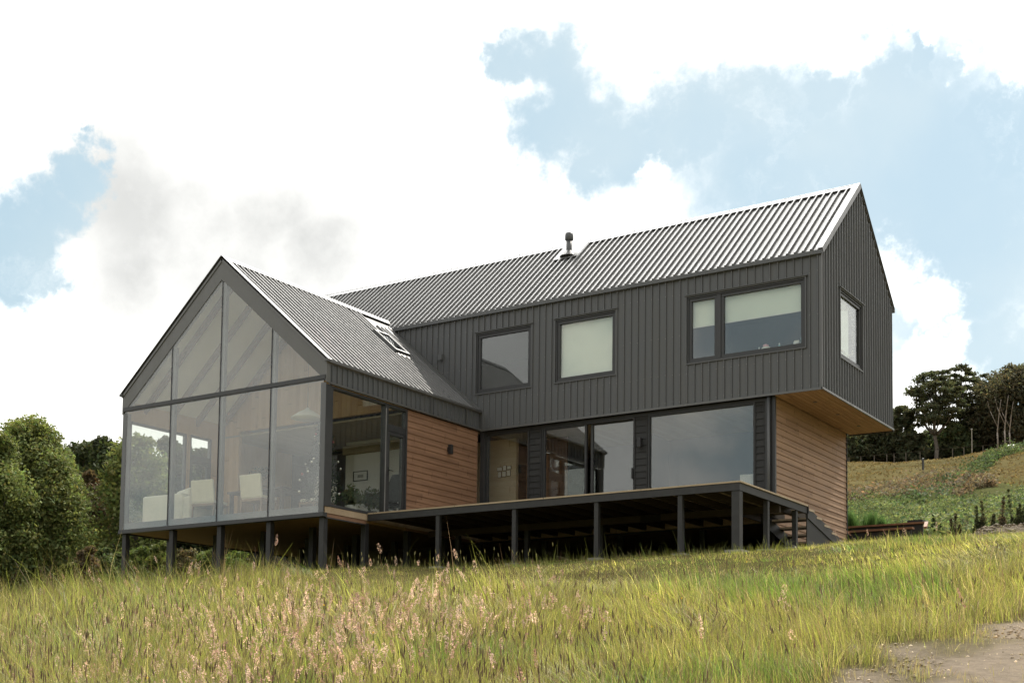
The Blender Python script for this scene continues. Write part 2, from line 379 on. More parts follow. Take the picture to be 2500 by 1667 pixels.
# ------------------------------------------------------------------ terrain
def sstep(a, b, x):
    t = np.clip((np.asarray(x, float) - a) / (b - a), 0, 1); return t * t * (3 - 2 * t)
HR = [33, 40, 50, 80, 105, 125, 150, 172, 200, 260, 4000]
HZ = [0.0, 0.9, 2.8, 8.9, 14.4, 19.3, 25.0, 29.5, 32, 33, 33]
def polar(x, y):
    dx = np.asarray(x, float) - CAM.x; dy = np.asarray(y, float) - CAM.y
    return np.hypot(dx, dy), np.arctan2(-dx, dy)
def ground_z(x, y):
    x = np.asarray(x, float); y = np.asarray(y, float)
    yy = y + 4.8
    f = np.where(yy < 0, 0.22 * np.maximum(yy, -32), 0)
    b = np.where(yy > 0, 0.13 * np.clip(yy, 0, 11.2) * sstep(-0.5, 7, x), 0)
    left = -0.05 * np.clip(-8 - x, 0, 30)
    r, a = polar(x, y)
    w = 1 - sstep(0.42, 0.72, np.abs(a - 0.1) + 0.1)
    wood = (1 - w) * np.interp(r, [58, 90, 150, 300], [0, 6.5, 17, 30])
    return -1.25 - 0.13 * sstep(0.8, 3.2, x) * (1 - sstep(40, 60, r)) + f + b + left + wood + w * np.interp(r, HR, HZ) + 0.05 * np.sin(x * 0.9 + 1.3) * np.sin(y * 0.7) * (r < 40)
def vnoise(x, y, s, seed=0):
    """cheap smooth value noise"""
    r = np.random.default_rng(seed); t = r.random((64, 64))
    fx = np.asarray(x, float) / s + 1000; fy = np.asarray(y, float) / s + 1000
    ix = np.floor(fx).astype(int); iy = np.floor(fy).astype(int); u = fx - ix; v = fy - iy
    u = u * u * (3 - 2 * u); v = v * v * (3 - 2 * v)
    g = lambda i, j: t[i % 64, j % 64]
    return (g(ix, iy) * (1 - u) + g(ix + 1, iy) * u) * (1 - v) + (g(ix, iy + 1) * (1 - u) + g(ix + 1, iy + 1) * u) * v

def path_mask(x, y):
    """bare track at the lower right: 1 inside, 0 in the meadow"""
    x = np.asarray(x, float); y = np.asarray(y, float)
    # edge runs through (14.95,-12.85) and (14.18,-16.09)
    d = (x - 14.18) * 0.973 - (y + 16.09) * 0.231 + 0.22 * np.sin(y * 1.7) + 0.12 * np.sin(y * 4.1 + x * 2)
    d = d + 0.9 * (vnoise(x, y, .55, 71) - .5) + .5 * (vnoise(x, y, .18, 72) - .5)
    return sstep(-0.40, 0.45, d) * (y < -9.5)
def build_ground():
    rr = np.concatenate([np.linspace(0.3, 6, 12), np.geomspace(6.4, 40, 90), np.geomspace(41, 260, 70), np.geomspace(300, 4000, 10)])
    az = np.concatenate([np.arange(-10, 75, 0.4), np.arange(75, 350, 4.0)]) * math.pi / 180
    R, A = np.meshgrid(rr, az, indexing='ij')
    X = CAM.x - R * np.sin(A); Y = CAM.y + R * np.cos(A)
    # nudge with noise so that the slope is never a clean plane
    Z = ground_z(X, Y) + (vnoise(X, Y, 1.7, 3) - 0.5) * 0.10 + (vnoise(X, Y, 0.5, 4) - 0.5) * 0.04
    far = sstep(45, 90, R); Z += far * (vnoise(X, Y, 9, 5) - 0.5) * 1.2
    nr, na = R.shape
    V = np.stack([X, Y, Z], -1).reshape(-1, 3)
    i = np.arange(nr - 1)[:, None] * na; j = np.arange(na)[None, :]; j2 = (j + 1) % na
    F = np.stack([i + j, i + na + j, i + na + j2, i + j2], -1).reshape(-1, 4)[:, ::-1]
    V = np.vstack([V, [[CAM.x, CAM.y, float(ground_z(CAM.x, CAM.y))]]]); c = len(V) - 1
    T = np.stack([np.full(na, c), (np.arange(na) + 1) % na, np.arange(na)], -1)[:, ::-1]
    x, y = V[:, 0], V[:, 1]; r, a = polar(x, y)
    base = np.array([0.095, 0.085, 0.035])[None] * (0.8 + 0.4 * vnoise(x, y, 1.1, 6))[:, None]
    pm = path_mask(x, y)[:, None]
    col = base * (1 - pm) + np.array([0.285, 0.235, 0.180]) * pm
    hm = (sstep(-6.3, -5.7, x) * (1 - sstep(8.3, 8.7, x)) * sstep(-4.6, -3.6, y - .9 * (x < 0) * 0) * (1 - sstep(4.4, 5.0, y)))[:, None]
    col = col * (1 - hm) + np.array([.050, .042, .030]) * hm  # soil under house and deck, the shade there put into its colour
    # the far pasture: ochre, straw and olive stripes
    n1 = vnoise(x, y, 14, 8)[:, None]; n2 = vnoise(x, y * 3, 6, 9)[:, None]
    field = np.array([0.175, 0.128, 0.058]) * (1 - n1) + np.array([0.125, 0.110, 0.052]) * n1
    field = field * (0.8 + 0.45 * n2)
    fm = sstep(98, 112, r + (vnoise(x, y, 7, 10) - 0.5) * 14)[:, None]
    scrub = np.array([0.10, 0.105, 0.045])[None]
    sm = sstep(34, 42, r)[:, None]
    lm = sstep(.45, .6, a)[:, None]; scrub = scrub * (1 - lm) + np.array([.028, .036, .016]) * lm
    fm = fm * (1 - lm)
    col = col * (1 - sm) + scrub * sm; col = col * (1 - fm) + field * fm
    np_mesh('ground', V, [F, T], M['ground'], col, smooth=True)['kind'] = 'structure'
build_ground()

# ------------------------------------------------------------------ the house
W, L, D = 6.12, 5.48, 4.70
XR, XG, XL = 8.41, 7.35, -7.2
ZB, ZE, ZR = 2.50, 5.35, 7.47
FE, FR, ZT = 2.94, 5.57, 2.61
house = thing('timber_house', 'dark metal clad two storey house with a glass gable wing raised on posts', 'house', (0, 0, -1.2))
PITCH = 0.172
front = lambda a, c, b: (a, -c, b)                 # plane y=0 facing the viewer
endw = lambda a, c, b: (XR + c, a, b)              # right gable end
side = lambda a, c, b: (c, a, b)                   # right side of the glass wing, plane x=0
def subtract(lo, hi, cuts):
    seg = [(lo, hi)]
    for a, b in cuts:
        out = []
        for p, q in seg:
            if b <= p or a >= q: out.append((p, q)); continue
            if a > p: out.append((p, a))
            if b < q: out.append((b, q))
        seg = out
    return [s for s in seg if s[1] - s[0] > 0.02]
def clad(mb, a0, a1, b0, b1, holes, th=0.14, top=None, ribs=True, pitch=PITCH, off=0.0):
    """ribbed sheet wall with real openings; top(a) gives a sloping upper edge"""
    xs = sorted({a0, a1} | {h[0] for h in holes} | {h[1] for h in holes}); zs = sorted({b0, b1} | {h[2] for h in holes} | {h[3] for h in holes})
    for i in range(len(xs) - 1):
        for j in range(len(zs) - 1):
            cx, cz = (xs[i] + xs[i+1]) / 2, (zs[j] + zs[j+1]) / 2
            if any(h[0] < cx < h[1] and h[2] < cz < h[3] for h in holes): continue
            for c in (0, -th): mb.poly([(xs[i], c, zs[j]), (xs[i+1], c, zs[j]), (xs[i+1], c, zs[j+1]), (xs[i], c, zs[j+1])])
    for h0, h1, g0, g1 in holes:
        mb.poly([(h0,0,g0),(h0,-th,g0),(h0,-th,g1),(h0,0,g1)]); mb.poly([(h1,0,g0),(h1,-th,g0),(h1,-th,g1),(h1,0,g1)])
        mb.poly([(h0,0,g0),(h1,0,g0),(h1,-th,g0),(h0,-th,g0)]); mb.poly([(h0,0,g1),(h1,0,g1),(h1,-th,g1),(h0,-th,g1)])
    mb.poly([(a0,0,b0),(a1,0,b0),(a1,-th,b0),(a0,-th,b0)])
    if ribs:
        n = int((a1 - a0) / pitch); a = a0 + off + 0.06
        while a < a1 - 0.02:
            t = b1 if top is None else top(a)
            for p, q in subtract(b0 + 0.004, t - 0.004, [(h[2] - 0.03, h[3] + 0.03) for h in holes if h[0] - 0.03 < a < h[1] + 0.03]):
                mb.poly([(a-.016,0.001,p),(a-.010,.030,p),(a-.010,.030,q),(a-.016,0.001,q)]); mb.poly([(a+.016,0.001,p),(a+.010,.030,p),(a+.010,.030,q),(a+.016,0.001,q)])
                mb.poly([(a-.010,.030,p),(a+.010,.030,p),(a+.010,.030,q),(a-.010,.030,q)]); mb.poly([(a-.016,.001,p),(a+.016,.001,p),(a+.010,.030,p),(a-.010,.030,p)])
            a += pitch
UPWIN = [(-0.13, 1.425, 3.385, 4.835), (2.09, 3.66, 3.385, 4.835), (5.41, 8.07, 3.385, 4.835)]
mb = MB(front); clad(mb, XL, XR, ZB, ZE, UPWIN); mb.build('front_cladding', M['sheet'], house)
ENDWIN = [(1.065, 2.51, 3.385, 4.835)]
slope = (ZR - ZE) / (D / 2)
rooftop = lambda a: ZE + slope * min(a, D - a) - 0.03
mb = MB(endw); clad(mb, 0.0, D, ZB, ZE, ENDWIN, top=rooftop, pitch=0.162, off=0.02)
for c in (0, -0.14): mb.poly([(0, c, ZE), (D, c, ZE), (D / 2, c, ZR)])
mb.build('end_cladding', M['sheet'], house)
mb = MB(); mb.box(XL, XR - .15, D - 0.14, D, ZB, ZE)
mb.prism([(XL, 0.15, ZB), (XL, D - .15, ZB), (XL, D - .15, ZE), (XL, D/2, ZR - .05), (XL, .15, ZE)], (0.14, 0, 0)); mb.build('rear_cladding', M['sheet'], house)
# rows of fixing screws along the ribs
mb = MB()
def screws(fr, a0, a1, off, pitch, rows, holes, top=None):
    mb.fr = fr; a = a0 + off + .06
    while a < a1 - .02:
        for b in rows:
            bb = b + random.uniform(-.02, .02)
            if any(h[0] - .05 < a < h[1] + .05 and h[2] - .05 < bb < h[3] + .05 for h in holes) or (top and bb > top(a) - .05): continue
            mb.box(a - .005, a + .005, .0302, .034, bb - .006, bb + .006)
        a += pitch
screws(front, XL, XR, 0, PITCH, (2.58, 3.18, 4.02, 4.92, 5.24), UPWIN); screws(endw, 0, D, .02, .162, (2.58, 3.18, 4.02, 4.92, 5.6, 6.3), ENDWIN, rooftop)
tag(mb.build('fixing_screws', M['tarn'], house), kind='stuff')
# corner and lower edge trims
mb = MB(); mb.box(XR - 0.05, XR + 0.012, -0.012, 0.05, ZB - 0.002, ZE + .01); mb.build('corner_trim', M['flash'], house)
mb = MB(); mb.box(0.02, XR + 0.02, -0.036, 0.0, ZB - 0.035, ZB + 0.012); mb.box(XR + 0.0, XR + 0.036, -0.036, D, ZB - 0.03, ZB + 0.012); mb.build('base_flashing', M['flash'], house)

def roof_plane(mb, e0, e1, up, length_of, pitch=PITCH, start=0.09, h=0.044):
    """flat pan with trapezoid ribs. e0->e1 eave line, up: unit vector up the slope, length_of(t)-> (from,to) along slope or None"""
    e0 = Vector(e0); e1 = Vector(e1); d = (e1 - e0); n = d.length; d.normalize(); up = Vector(up).normalized(); nor = d.cross(up)
    if nor.z < 0: nor = -nor
    t = start
    while t < n - 0.03:
        lo, hi = length_of(t)
        if hi - lo > 0.05:
            a = [e0 + d * (t + o) + nor * z for o, z in ((-.027, .002), (-.018, h), (.018, h), (.027, .002))]
            for i in range(3): mb.poly([a[i] + up * lo, a[i+1] + up * lo, a[i+1] + up * hi, a[i] + up * hi])
            mb.poly([q + up * lo for q in a]); mb.poly([q + up * hi for q in a])
        t += pitch
up = Vector((0, D / 2, ZR - ZE)); LEN = up.length
OV = 0.05
eave_y, eave_z = -OV, ZE - OV * slope + 0.03
LEN2 = LEN + OV * math.hypot(1, slope)
mb = MB(); upn = up.normalized(); nrm = Vector((0, -upn.z, upn.y))
a0 = Vector((XL, eave_y, eave_z)); a1 = Vector((XR + 0.03, eave_y, eave_z))
mb.prism([a0, a1, a1 + upn * LEN2, a0 + upn * LEN2], tuple(nrm * -0.05))
roof_plane(mb, a0, a1, upn, lambda t: (0.02, LEN2 - 0.07 if t < 0 else LEN2 - 0.05), start=0.10)
roof = mb.build('roof', M['roof'], house)
upb = Vector((0, -D / 2, ZR - ZE)).normalized(); nb = Vector((0, upb.z, -upb.y))
mb = MB(); b0 = Vector((XL, D + OV, eave_z)); b1 = Vector((XR + 0.03, D + OV, eave_z))
mb.prism([b0, b1, b1 + upb * LEN2, b0 + upb * LEN2], tuple(Vector((0, -upb.z, -upb.y)) * 0.05)); mb.build('rear_roof', M['roof'], house)
mb = MB()   # ridge cap and verge flashing folded over the edge
rt = ZR + 0.09
for s in (-1, 1):
    p = [(XL, D/2, rt), (XR + .035, D/2, rt), (XR + .035, D/2 + s * 0.15, rt - 0.15 * slope), (XL, D/2 + s * 0.15, rt - 0.15 * slope)]
    mb.prism(p, (0, 0, -0.012))
mb.build('ridge_cap', M['flash'], roof)
mb = MB(); q0 = Vector((XR - 0.09, eave_y, eave_z)) + nrm * 0.047; q1 = q0 + Vector((0.135, 0, 0))
mb.prism([q0, q1, q1 + upn * LEN2, q0 + upn * LEN2], tuple(nrm * 0.008))
mb.prism([q1 + nrm * 0.008, q1 + Vector((.012, 0, 0)) + nrm * 0.008, q1 + Vector((.012, 0, 0)) + upn * LEN2 + nrm * 0.008, q1 + upn * LEN2 + nrm * 0.008], tuple(nrm * -0.12))
r0 = Vector((XR - 0.09, D - eave_y, eave_z)) + Vector((0, upb.z, -upb.y)) * 0.047; r1 = r0 + Vector((0.135, 0, 0)); nbb = Vector((0, upb.z, -upb.y))
mb.prism([r0, r1, r1 + upb * LEN2, r0 + upb * LEN2], (0, 0, 0.008))
mb.build('verge_flashing', M['flash'], roof)
mb = MB(); mb.box(-3.0, XR + 0.045, eave_y - 0.03, eave_y + 0.012, eave_z - 0.075, eave_z + 0.008); mb.box(XL, XR + .045, D + OV - .01, D + OV + .05, eave_z - .06, eave_z + .05)
mb.build('eave_trim', M['sheet'], roof)
# flue with its skirt near the ridge
fx, fy = 1.30, 1.86; fz = eave_z + (fy - eave_y) * slope
mb = MB(); mb.lathe([(0.072, -0.1), (0.072, 0.42)], 16, (fx, fy, fz)); mb.lathe([(0.085, 0.38), (0.105, 0.40), (0.105, 0.50), (0.095, 0.56), (0.06, 0.58)], 16, (fx, fy, fz))
flue = mb.build('flue_pipe', M['sheet'], roof, True)
mb = MB(); cz = lambda y: eave_z + (y - eave_y) * slope
mb.prism([(fx - .36, fy - .20, cz(fy - .20) + .055), (fx + .36, fy - .20, cz(fy - .20) + .055), (fx + .36, D/2 - .02, cz(D/2 - .02) + .055), (fx - .36, D/2 - .02, cz(D/2 - .02) + .055)], (0, 0, .012))
mb.lathe([(0.22, -0.03), (0.14, 0.05), (0.08, 0.11)], 14, (fx, fy - 0.02, fz)); mb.build('flue_flashing', M['roof'], flue)

# ---- windows of the upper storey
def frame_ring(mb, a0, a1, b0, b1, w, c0, c1, wb=None):
    wb = wb or w
    mb.box(a0, a1, c0, c1, b1 - w, b1); mb.box(a0, a1, c0, c1, b0, b0 + wb)
    mb.box(a0, a0 + w, c0, c1, b0 + wb, b1 - w); mb.box(a1 - w, a1, c0, c1, b0 + wb, b1 - w)
def window(fr, h, mullions=(), trim=True):
    a0, a1, b0, b1 = h
    mb = MB(fr); e = 0.003
    edges = [a0 + e] + list(mullions) + [a1 - e]
    frame_ring(mb, a0 + e, a1 - e, b0 + e, b1 - e, 0.035, -0.10, 0.008)
    for m in mullions: mb.box(m - 0.045, m + 0.045, -0.10, 0.004, b0 + .04, b1 - .04)
    for i in range(len(edges) - 1):
        p = edges[i] + (0.036 if i == 0 else 0.047); q = edges[i+1] - (0.036 if i == len(edges) - 2 else 0.047)
        frame_ring(mb, p, q, b0 + .040, b1 - .040, 0.062, -0.085, -0.012)
    win = mb.build('window', M['frame'], house, bevel=0.004)
    for i in range(len(edges) - 1):
        p = edges[i] + (0.09 if i == 0 else 0.10); q = edges[i+1] - (0.09 if i == len(edges) - 2 else 0.10)
        mb = MB(fr); mb.box(p, q, -0.054, -0.044, b0 + .095, b1 - .095); mb.build('pane', M['glass'], win)
    if trim:
        mb = MB(fr); frame_ring(mb, a0 - .026, a1 + .026, b0 - .026, b1 + .026, 0.024, -0.002, 0.036)
        mb.box(a0 - .05, a1 + .06, 0.0, 0.062, b1 + .0265, b1 + .040); mb.build('window_trim', M['sheet'], win)
        mb = MB(fr); mb.box(a0 + .005, a1 - .005, -0.36, -0.105, b0 + .055, b0 + .08); mb.build('inner_sill', M['white'], win)
    return win
window(front, UPWIN[0]); window(front, UPWIN[1]); window(front, UPWIN[2], (6.15,)); window(endw, ENDWIN[0])
# rooms upstairs: floor, back wall, partitions
mb = MB(); mb.box(-2.9, XR - .16, 0.16, D - .16, ZB + .05, ZB + .12); mb.box(-2.9, XR - .16, D - .9, D - .8, ZB + .13, ZE); mb.box(1.75, 1.83, .3, D - 1, ZB + .13, ZE); mb.box(4.7, 4.78, .3, D - 1, ZB + .13, ZE)
mb.box(-2.9, XR - .16, 0.2, D - .2, ZE - .12, ZE - .06); mb.build('upper_rooms', M['darkwall'], house)

# ---- ground floor of the long wing
Y1 = 0.15
mb = MB()
def lapped(mb, fr, a0, a1, b0, b1, h=0.135, c=0.0):
    b = b0
    while b < b1 - 0.01:
        t = min(b + h, b1)
        i = len(mb.v)
        pr = [(c - .02, b), (c + .019, b), (c + .019, b + .012), (c + .003, t - .001), (c - .02, t - .001)]
        mb.v += [tuple(fr(a0, q[0], q[1])) for q in pr] + [tuple(fr(a1, q[0], q[1])) for q in pr]
        n = 5
        mb.f += [tuple(i + k for k in range(n)), tuple(i + n + k for k in range(n - 1, -1, -1))] + [(i + k, i + n + k, i + n + (k+1) % n, i + (k+1) % n) for k in range(n)]
        b = t
low = lambda a, c, b: (a, Y1 - c, b)
rw = lambda a, c, b: (XG + c, a, b)
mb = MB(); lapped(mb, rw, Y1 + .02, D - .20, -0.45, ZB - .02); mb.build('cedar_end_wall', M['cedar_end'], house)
mb = MB(); mb.box(XG - .12, XG + .03, D - .20, D - .165, -0.5, ZB - .02); mb.box(XL + .2, XG - .1, D - .30, D - .20, -.4, ZB - .02); mb.build('rear_wall', M['siding'], house)
for a0, a1 in ((1.285, 1.64), (4.065, 4.40), (6.90, 7.15)):
    mb = MB(); lapped(mb, low, a0 + .03, a1 - .03, 0.01, ZB - .03, 0.145, 0.0); mb.box(a0, a0 + .029, Y1 - .03, Y1 + .08, .01, ZB - .03); mb.box(a1 - .029, a1, Y1 - .03, Y1 + .08, .01, ZB - .03)
    mb.build('siding_panel', M['siding'], house)
mb = MB(); mb.box(7.155, 7.205, Y1 - .05, Y1 + .1, -.1, ZB - .03); mb.box(7.215, 7.285, Y1 - .075, Y1 + .1, -.1, ZB - .03); mb.box(7.29, 7.37, Y1 - .04, Y1 + .018, -.3, ZB - .02)
mb.build('corner_boards', M['frame'], house)
mb = MB(); mb.lathe([(.030, -.3), (.030, ZB - .05)], 12, (7.25, Y1 - .115, 0)); mb.build('downpipe', M['sheet'], house, True)
mb = MB(); mb.box(-.02, .085, Y1 - .10, Y1 + .1, -.2, ZB - .03); mb.box(.02, 7.3, Y1 - .035, Y1 + .1, ZB - .095, ZB - .03); mb.box(.02, 7.3, Y1 - .03, Y1 + .1, -.18, .008)
mb.build('lower_frame', M['frame'], house)
def low_window(name, a0, a1, panes, handle=None):
    mb = MB(low); frame_ring(mb, a0, a1, .010, ZB - .097, .03, -.09, .012)
    win = mb.build(name, M['frame'], house)
    for p, q, c in panes:
        mb = MB(low); mb.box(p, q, c - .05, c - .04, .04, ZB - .13); g = mb.build('pane', M['glass'], win)
        if name != 'window':
            mb = MB(low); frame_ring(mb, p - .05, q + .05, .012, ZB - .10, .05, c - .075, c - .01); mb.build('sash', M['frame'], win)
    if handle:
        mb = MB(low); mb.box(handle - .016, handle + .016, .03, .06, 1.02, 1.26); mb.box(handle - .01, handle + .01, 0.0, .03, 1.05, 1.08); mb.box(handle - .01, handle + .01, 0.0, .03, 1.20, 1.23); mb.build('handle', M['black'], win)
    return win
low_window('window', .088, 1.283, [(.12, 1.25, 0)])
low_window('sliding_door', 1.642, 4.063, [(1.72, 2.78, 0.0), (2.96, 3.99, -0.06)], 4.03)
low_window('window', 4.402, 6.898, [(4.435, 6.865, 0)])
def wall_lamp(fr, a, b, c=0.02, s=1.0):
    mb = MB(fr); mb.box(a - .028*s, a + .028*s, c, c + .03, b - .05*s, b + .05*s); lamp = mb.build('wall_lamp', M['black'], house)
    mb = MB(fr); mb.box(a - .045*s, a + .045*s, c + .0305, c + .12, b - .11*s, b + .11*s); mb.build('lamp_shade', M['black'], lamp, bevel=.01)
wall_lamp(low, 4.235, 1.80)
# soffit under the overhanging end
mb = MB()
for x in np.arange(XG + .032, XR - .02, 0.11): mb.box(x, min(x + .099, XR - .005), 0.0, D - .005, ZB - .028, ZB - .004)
sof = mb.build('soffit', M['cedar_soffit'], house)
mb = MB(); mb.box(XG + .0, XR + .02, D - .004, D + .02, ZB - .06, ZB + .01); mb.build('soffit_trim', M['frame'], house)
for x, y in ((7.9, 1.0), (7.9, 2.4), (7.9, 3.8)):
    mb = MB(); mb.lathe([(.045, 0), (.045, .006)], 14, (x, y, ZB - .036)); mb.build('downlight', M['black'], sof)
# rooms of the ground floor
mb = MB(); mb.box(XL, XG - .1, 0.0, D - .2, -.17, -.02); mb.box(-W + .02, -.02, -L + .06, 0.0, -.15, -.02); mb.build('floor_slab', M['floor'], house)
mb = MB(); mb.box(-5.95, -.12, -2.5, Y1, ZB - .045, ZB - .005); mb.box(-.05, XG - .1, Y1 + .1, D - .3, ZB - .06, ZB - .032); mb.build('low_ceiling', M['ceilboard'], house)
mb = MB(); mb.box(-1.2, .45, .90, 1.0, -.01, ZB - .065); mb.build('hall_wall', M['beige'], house)
mb = MB(); mb.box(.46, 1.6, 1.35, 1.40, -.01, ZB - .065); mb.build('hall_door', M['cedar_y'], house)
mb = MB(); mb.box(1.5, XG - .12, 3.0, 3.1, -.01, ZB - .065); mb.box(3.4, 3.48, 1.6, 3.0, -.01, ZB - .065); mb.build('inner_wall', M['darkwall'], house)
mb = MB(); mb.box(-3.62, -.15, -.62, -.52, -.01, ZB - .05); mb.build('plaster_wall', M['white'], house)
mb = MB(); mb.box(-3.62, -.12, -.75, -.625, 2.13, 2.34); mb.build('ceiling_beam', M['ceilboard'], house)
mb = MB(); mb.box(XL + .1, XL + .2, 0, D - .2, -.4, ZB - .01); mb.box(XL + .2, -W - .02, 0, .1, -.4, ZB - .01); mb.build('west_wall', M['siding'], house)
mb = MB(); mb.box(-5.6, -3.65, .4, .5, -.01, ZB - .05); mb.build('kitchen_wall', M['darkwall'], house)

# ---- the glass wing
fs = (FR - FE) / (W / 2)
wing = house
# pine bulkhead between the high room and the low ceiling, running to the floor at its left end
mb = MB(); yb = -2.5
mb.prism([(-5.95, yb, 2.58), (-.1, yb, 2.58), (-.1, yb, FE - .15), (-W/2, yb, FR - .16), (-5.95, yb, FE - .1)], (0, .09, 0)); mb.box(-5.95, -5.42, yb, yb + .09, -.01, 2.578)
mb.build('pine_bulkhead', M['pine'], house)
# left wall with its window, door and transom
lw = lambda a, c, b: (-W + .02 - c, a, b)
holes = [(-5.36, -3.64, 0.01, 2.375), (-3.54, -2.84, 0.01, 2.385)]
mb = MB(lw)
clad(mb, -5.46, 0.0, -.15, FE - .06, holes, .10, ribs=False)
mb.build('left_wall', M['pine'], house)
mb = MB(lw); frame_ring(mb, -5.355, -3.645, .013, 2.372, .05, -.09, 0); wl = mb.build('window', M['frame'], house)
mb = MB(lw); mb.box(-5.30, -3.70, -.05, -.04, .065, 2.32); mb.build('pane', M['glass'], wl)
mb = MB(lw); frame_ring(mb, -3.535, -2.845, .013, 2.382, .045, -.09, 0); mb.box(-3.49, -2.89, -.09, 0, 1.76, 1.90); d = mb.build('door', M['frame'], house)
mb = MB(lw); frame_ring(mb, -3.487, -2.893, .06, 1.757, .06, -.08, -.01, .12); mb.build('door_leaf', M['frame'], d)
mb = MB(lw); mb.box(-3.43, -2.95, -.05, -.04, .18, 1.70); mb.build('pane', M['glass'], d)
mb = MB(lw); mb.box(-3.48, -2.90, -.05, -.04, 1.905, 2.332); mb.build('pane', M['glass'], d)
# roof of the wing
upR = Vector((-W / 2, 0, FR - FE)); LR = upR.length; upR.normalize(); nR = Vector((upR.z, 0, -upR.x))
yf, yk = -L - .03, -0.002
e0 = Vector((0.05, yf, FE - .05 * fs + .03)); e1 = Vector((0.05, yk, FE - .05 * fs + .03)); LR2 = LR + .05 * math.hypot(1, fs)
mb = MB()
e1b = Vector((e1.x, yk, e1.z)); k1 = Vector((-W/2, 0.26, FR + .03)); tE = (ZE - e1.z) / upR.z
mb.prism([e0, e1, e1 + upR * tE, k1, e0 + upR * LR2], tuple(nR * -.05))
def rib_range(t):
    y = yf + t          # the flat valley flashing replaces the ribs beside the wall
    lo = 0.02
    if y > -0.30: return (0, 0)
    if y > -0.92: return (lo, 3.5)
    if -1.46 < y < -0.9: return (lo, 1.92) if lo < 1.9 else (0, 0)
    return (lo, LR2 - .06)
roof_plane(mb, e0, e1, upR, rib_range, PITCH, 0.10)
# ribs above the skylight
roof_plane(mb, Vector((e0.x, -1.46, e0.z)), Vector((e0.x, -.9, e0.z)), upR, lambda t: (2.98, LR2 - .06), PITCH, 0.05)
wr = mb.build('wing_roof', M['roof'], house)
upL = Vector((W / 2, 0, FR - FE)).normalized(); nL = Vector((-upL.z, 0, upL.x))
l0 = Vector((-W - .05, yf, e0.z)); l1 = Vector((-W - .05, yk, e0.z))
mb = MB(); mb.prism([l0, l1, l1 + upL * LR2, l0 + upL * LR2], tuple(nL * -.05)); roof_plane(mb, l0, l1, upL, lambda t: (.02, LR2 - .06)); mb.build('wing_roof', M['roof'], house)
mb = MB()
zc = FR + .10
for s in (-1, 1): mb.prism([(-W/2, yf - .02, zc), (-W/2, .28, zc), (-W/2 + s*.15, .28 - (.12 if s > 0 else 0), zc - .15*fs), (-W/2 + s*.15, yf - .02, zc - .15*fs)], (0, 0, -.010))
mb.build('ridge_cap', M['flash'], wr)
mb = MB()
for (p0, u, n_) in ((e0, upR, nR), (l0, upL, nL)):
    q = p0 + n_ * .047
    mb.prism([q + Vector((0, -.02, 0)), q + Vector((0, .11, 0)), q + Vector((0, .11, 0)) + u * LR2, q + Vector((0, -.02, 0)) + u * LR2], tuple(n_ * .008))
mb.build('verge_flashing', M['flash'], wr)
fl = lambda s, y: tuple(Vector((e0.x, y, e0.z)) + upR * s + nR * .012)
mb = MB(); mb.prism([fl(.02, -.30), fl(.02, -.01), fl(tE - .02, -.01), fl(tE - .02, -.30)], tuple(nR * .006))
mb.prism([fl(.02, -.16), fl(.02, -.02), fl(tE - .02, -.02), fl(tE - .02, -.16)], tuple(nR * .03)); 
mb.build('valley_flashing', M['flash'], wr)
mb = MB()
sk = lambda s, y, z: tuple(Vector((e0.x, y, e0.z)) + upR * s + nR * z)
def skbox(mb, s0, s1, y0, y1, z0, z1): mb.prism([sk(s0, y0, z0), sk(s1, y0, z0), sk(s1, y1, z0), sk(s0, y1, z0)], tuple(nR * (z1 - z0)))
skbox(mb, 2.02, 2.08, -1.46, -.92, .0, .10); skbox(mb, 2.86, 2.92, -1.46, -.92, .0, .10); skbox(mb, 2.08, 2.86, -1.46, -1.41, .0, .10); skbox(mb, 2.08, 2.86, -.97, -.92, 0, .10)
sky = mb.build('skylight', M['sheet'], wr)
mb = MB(); skbox(mb, 2.08, 2.86, -1.41, -.97, .06, .075); mb.build('pane', m_glass('skylight_glass', (.2, .22, .22), .4), sky)
mb = MB()
for i in range(9): skbox(mb, 1.86 + .02 * (i % 3), 1.99, -1.46 + i * .06, -1.42 + i * .06, .012, .03 + .012 * (i % 2))
mb.build('skylight_apron', M['tarn'], sky)
# gable fascia (barge boards), eave tips
def gable_poly(z_out, z_in):
    return
mb = MB(); y0, y1 = -L - .012, -L + .09
o = lambda x: FE + fs * (W/2 - abs(x + W/2)) + .02
bw = .435
mb.prism([(-W - .02, y0, o(-W)), (-W/2, y0, FR + .02), (-W/2, y0, FR - bw), (-W - .02, y0, o(-W) - bw - .02)], (0, y1 - y0, 0))
mb.prism([(.02, y0, o(0)), (.02, y0, o(0) - bw - .02), (-W/2, y0, FR - bw), (-W/2, y0, FR + .02)], (0, y1 - y0, 0))
mb.build('barge_board', m_sheet('barge_sheet', (0.105, 0.106, 0.104), 0.4, 0.6), house)
for x in (.0, -W - .075): mb = MB(); mb.box(x, x + .075, yf - .035, yf + .05, FE - .02, FE + .035); mb.build('gutter_end', M['sheet'], house)
# side band of cladding above the side windows
mb = MB(side); clad(mb, -L + .1, -.04, ZB + .02, FE - .01, [], .06, pitch=0.165); mb.build('side_cladding', M['sheet'], house)
mb = MB(); mb.box(.0, .075, -L + .02, -.035, FE - .03, FE + .02); mb.box(-.02, .045, -L + .095, -.04, ZB - .02, ZB + .018); mb.box(.03, .048, -2.0, -1.96, ZB + .02, FE - .03); mb.box(.03, .048, -.62, -.58, ZB + .02, FE - .03)
mb.build('eave_trim', M['flash'], house)
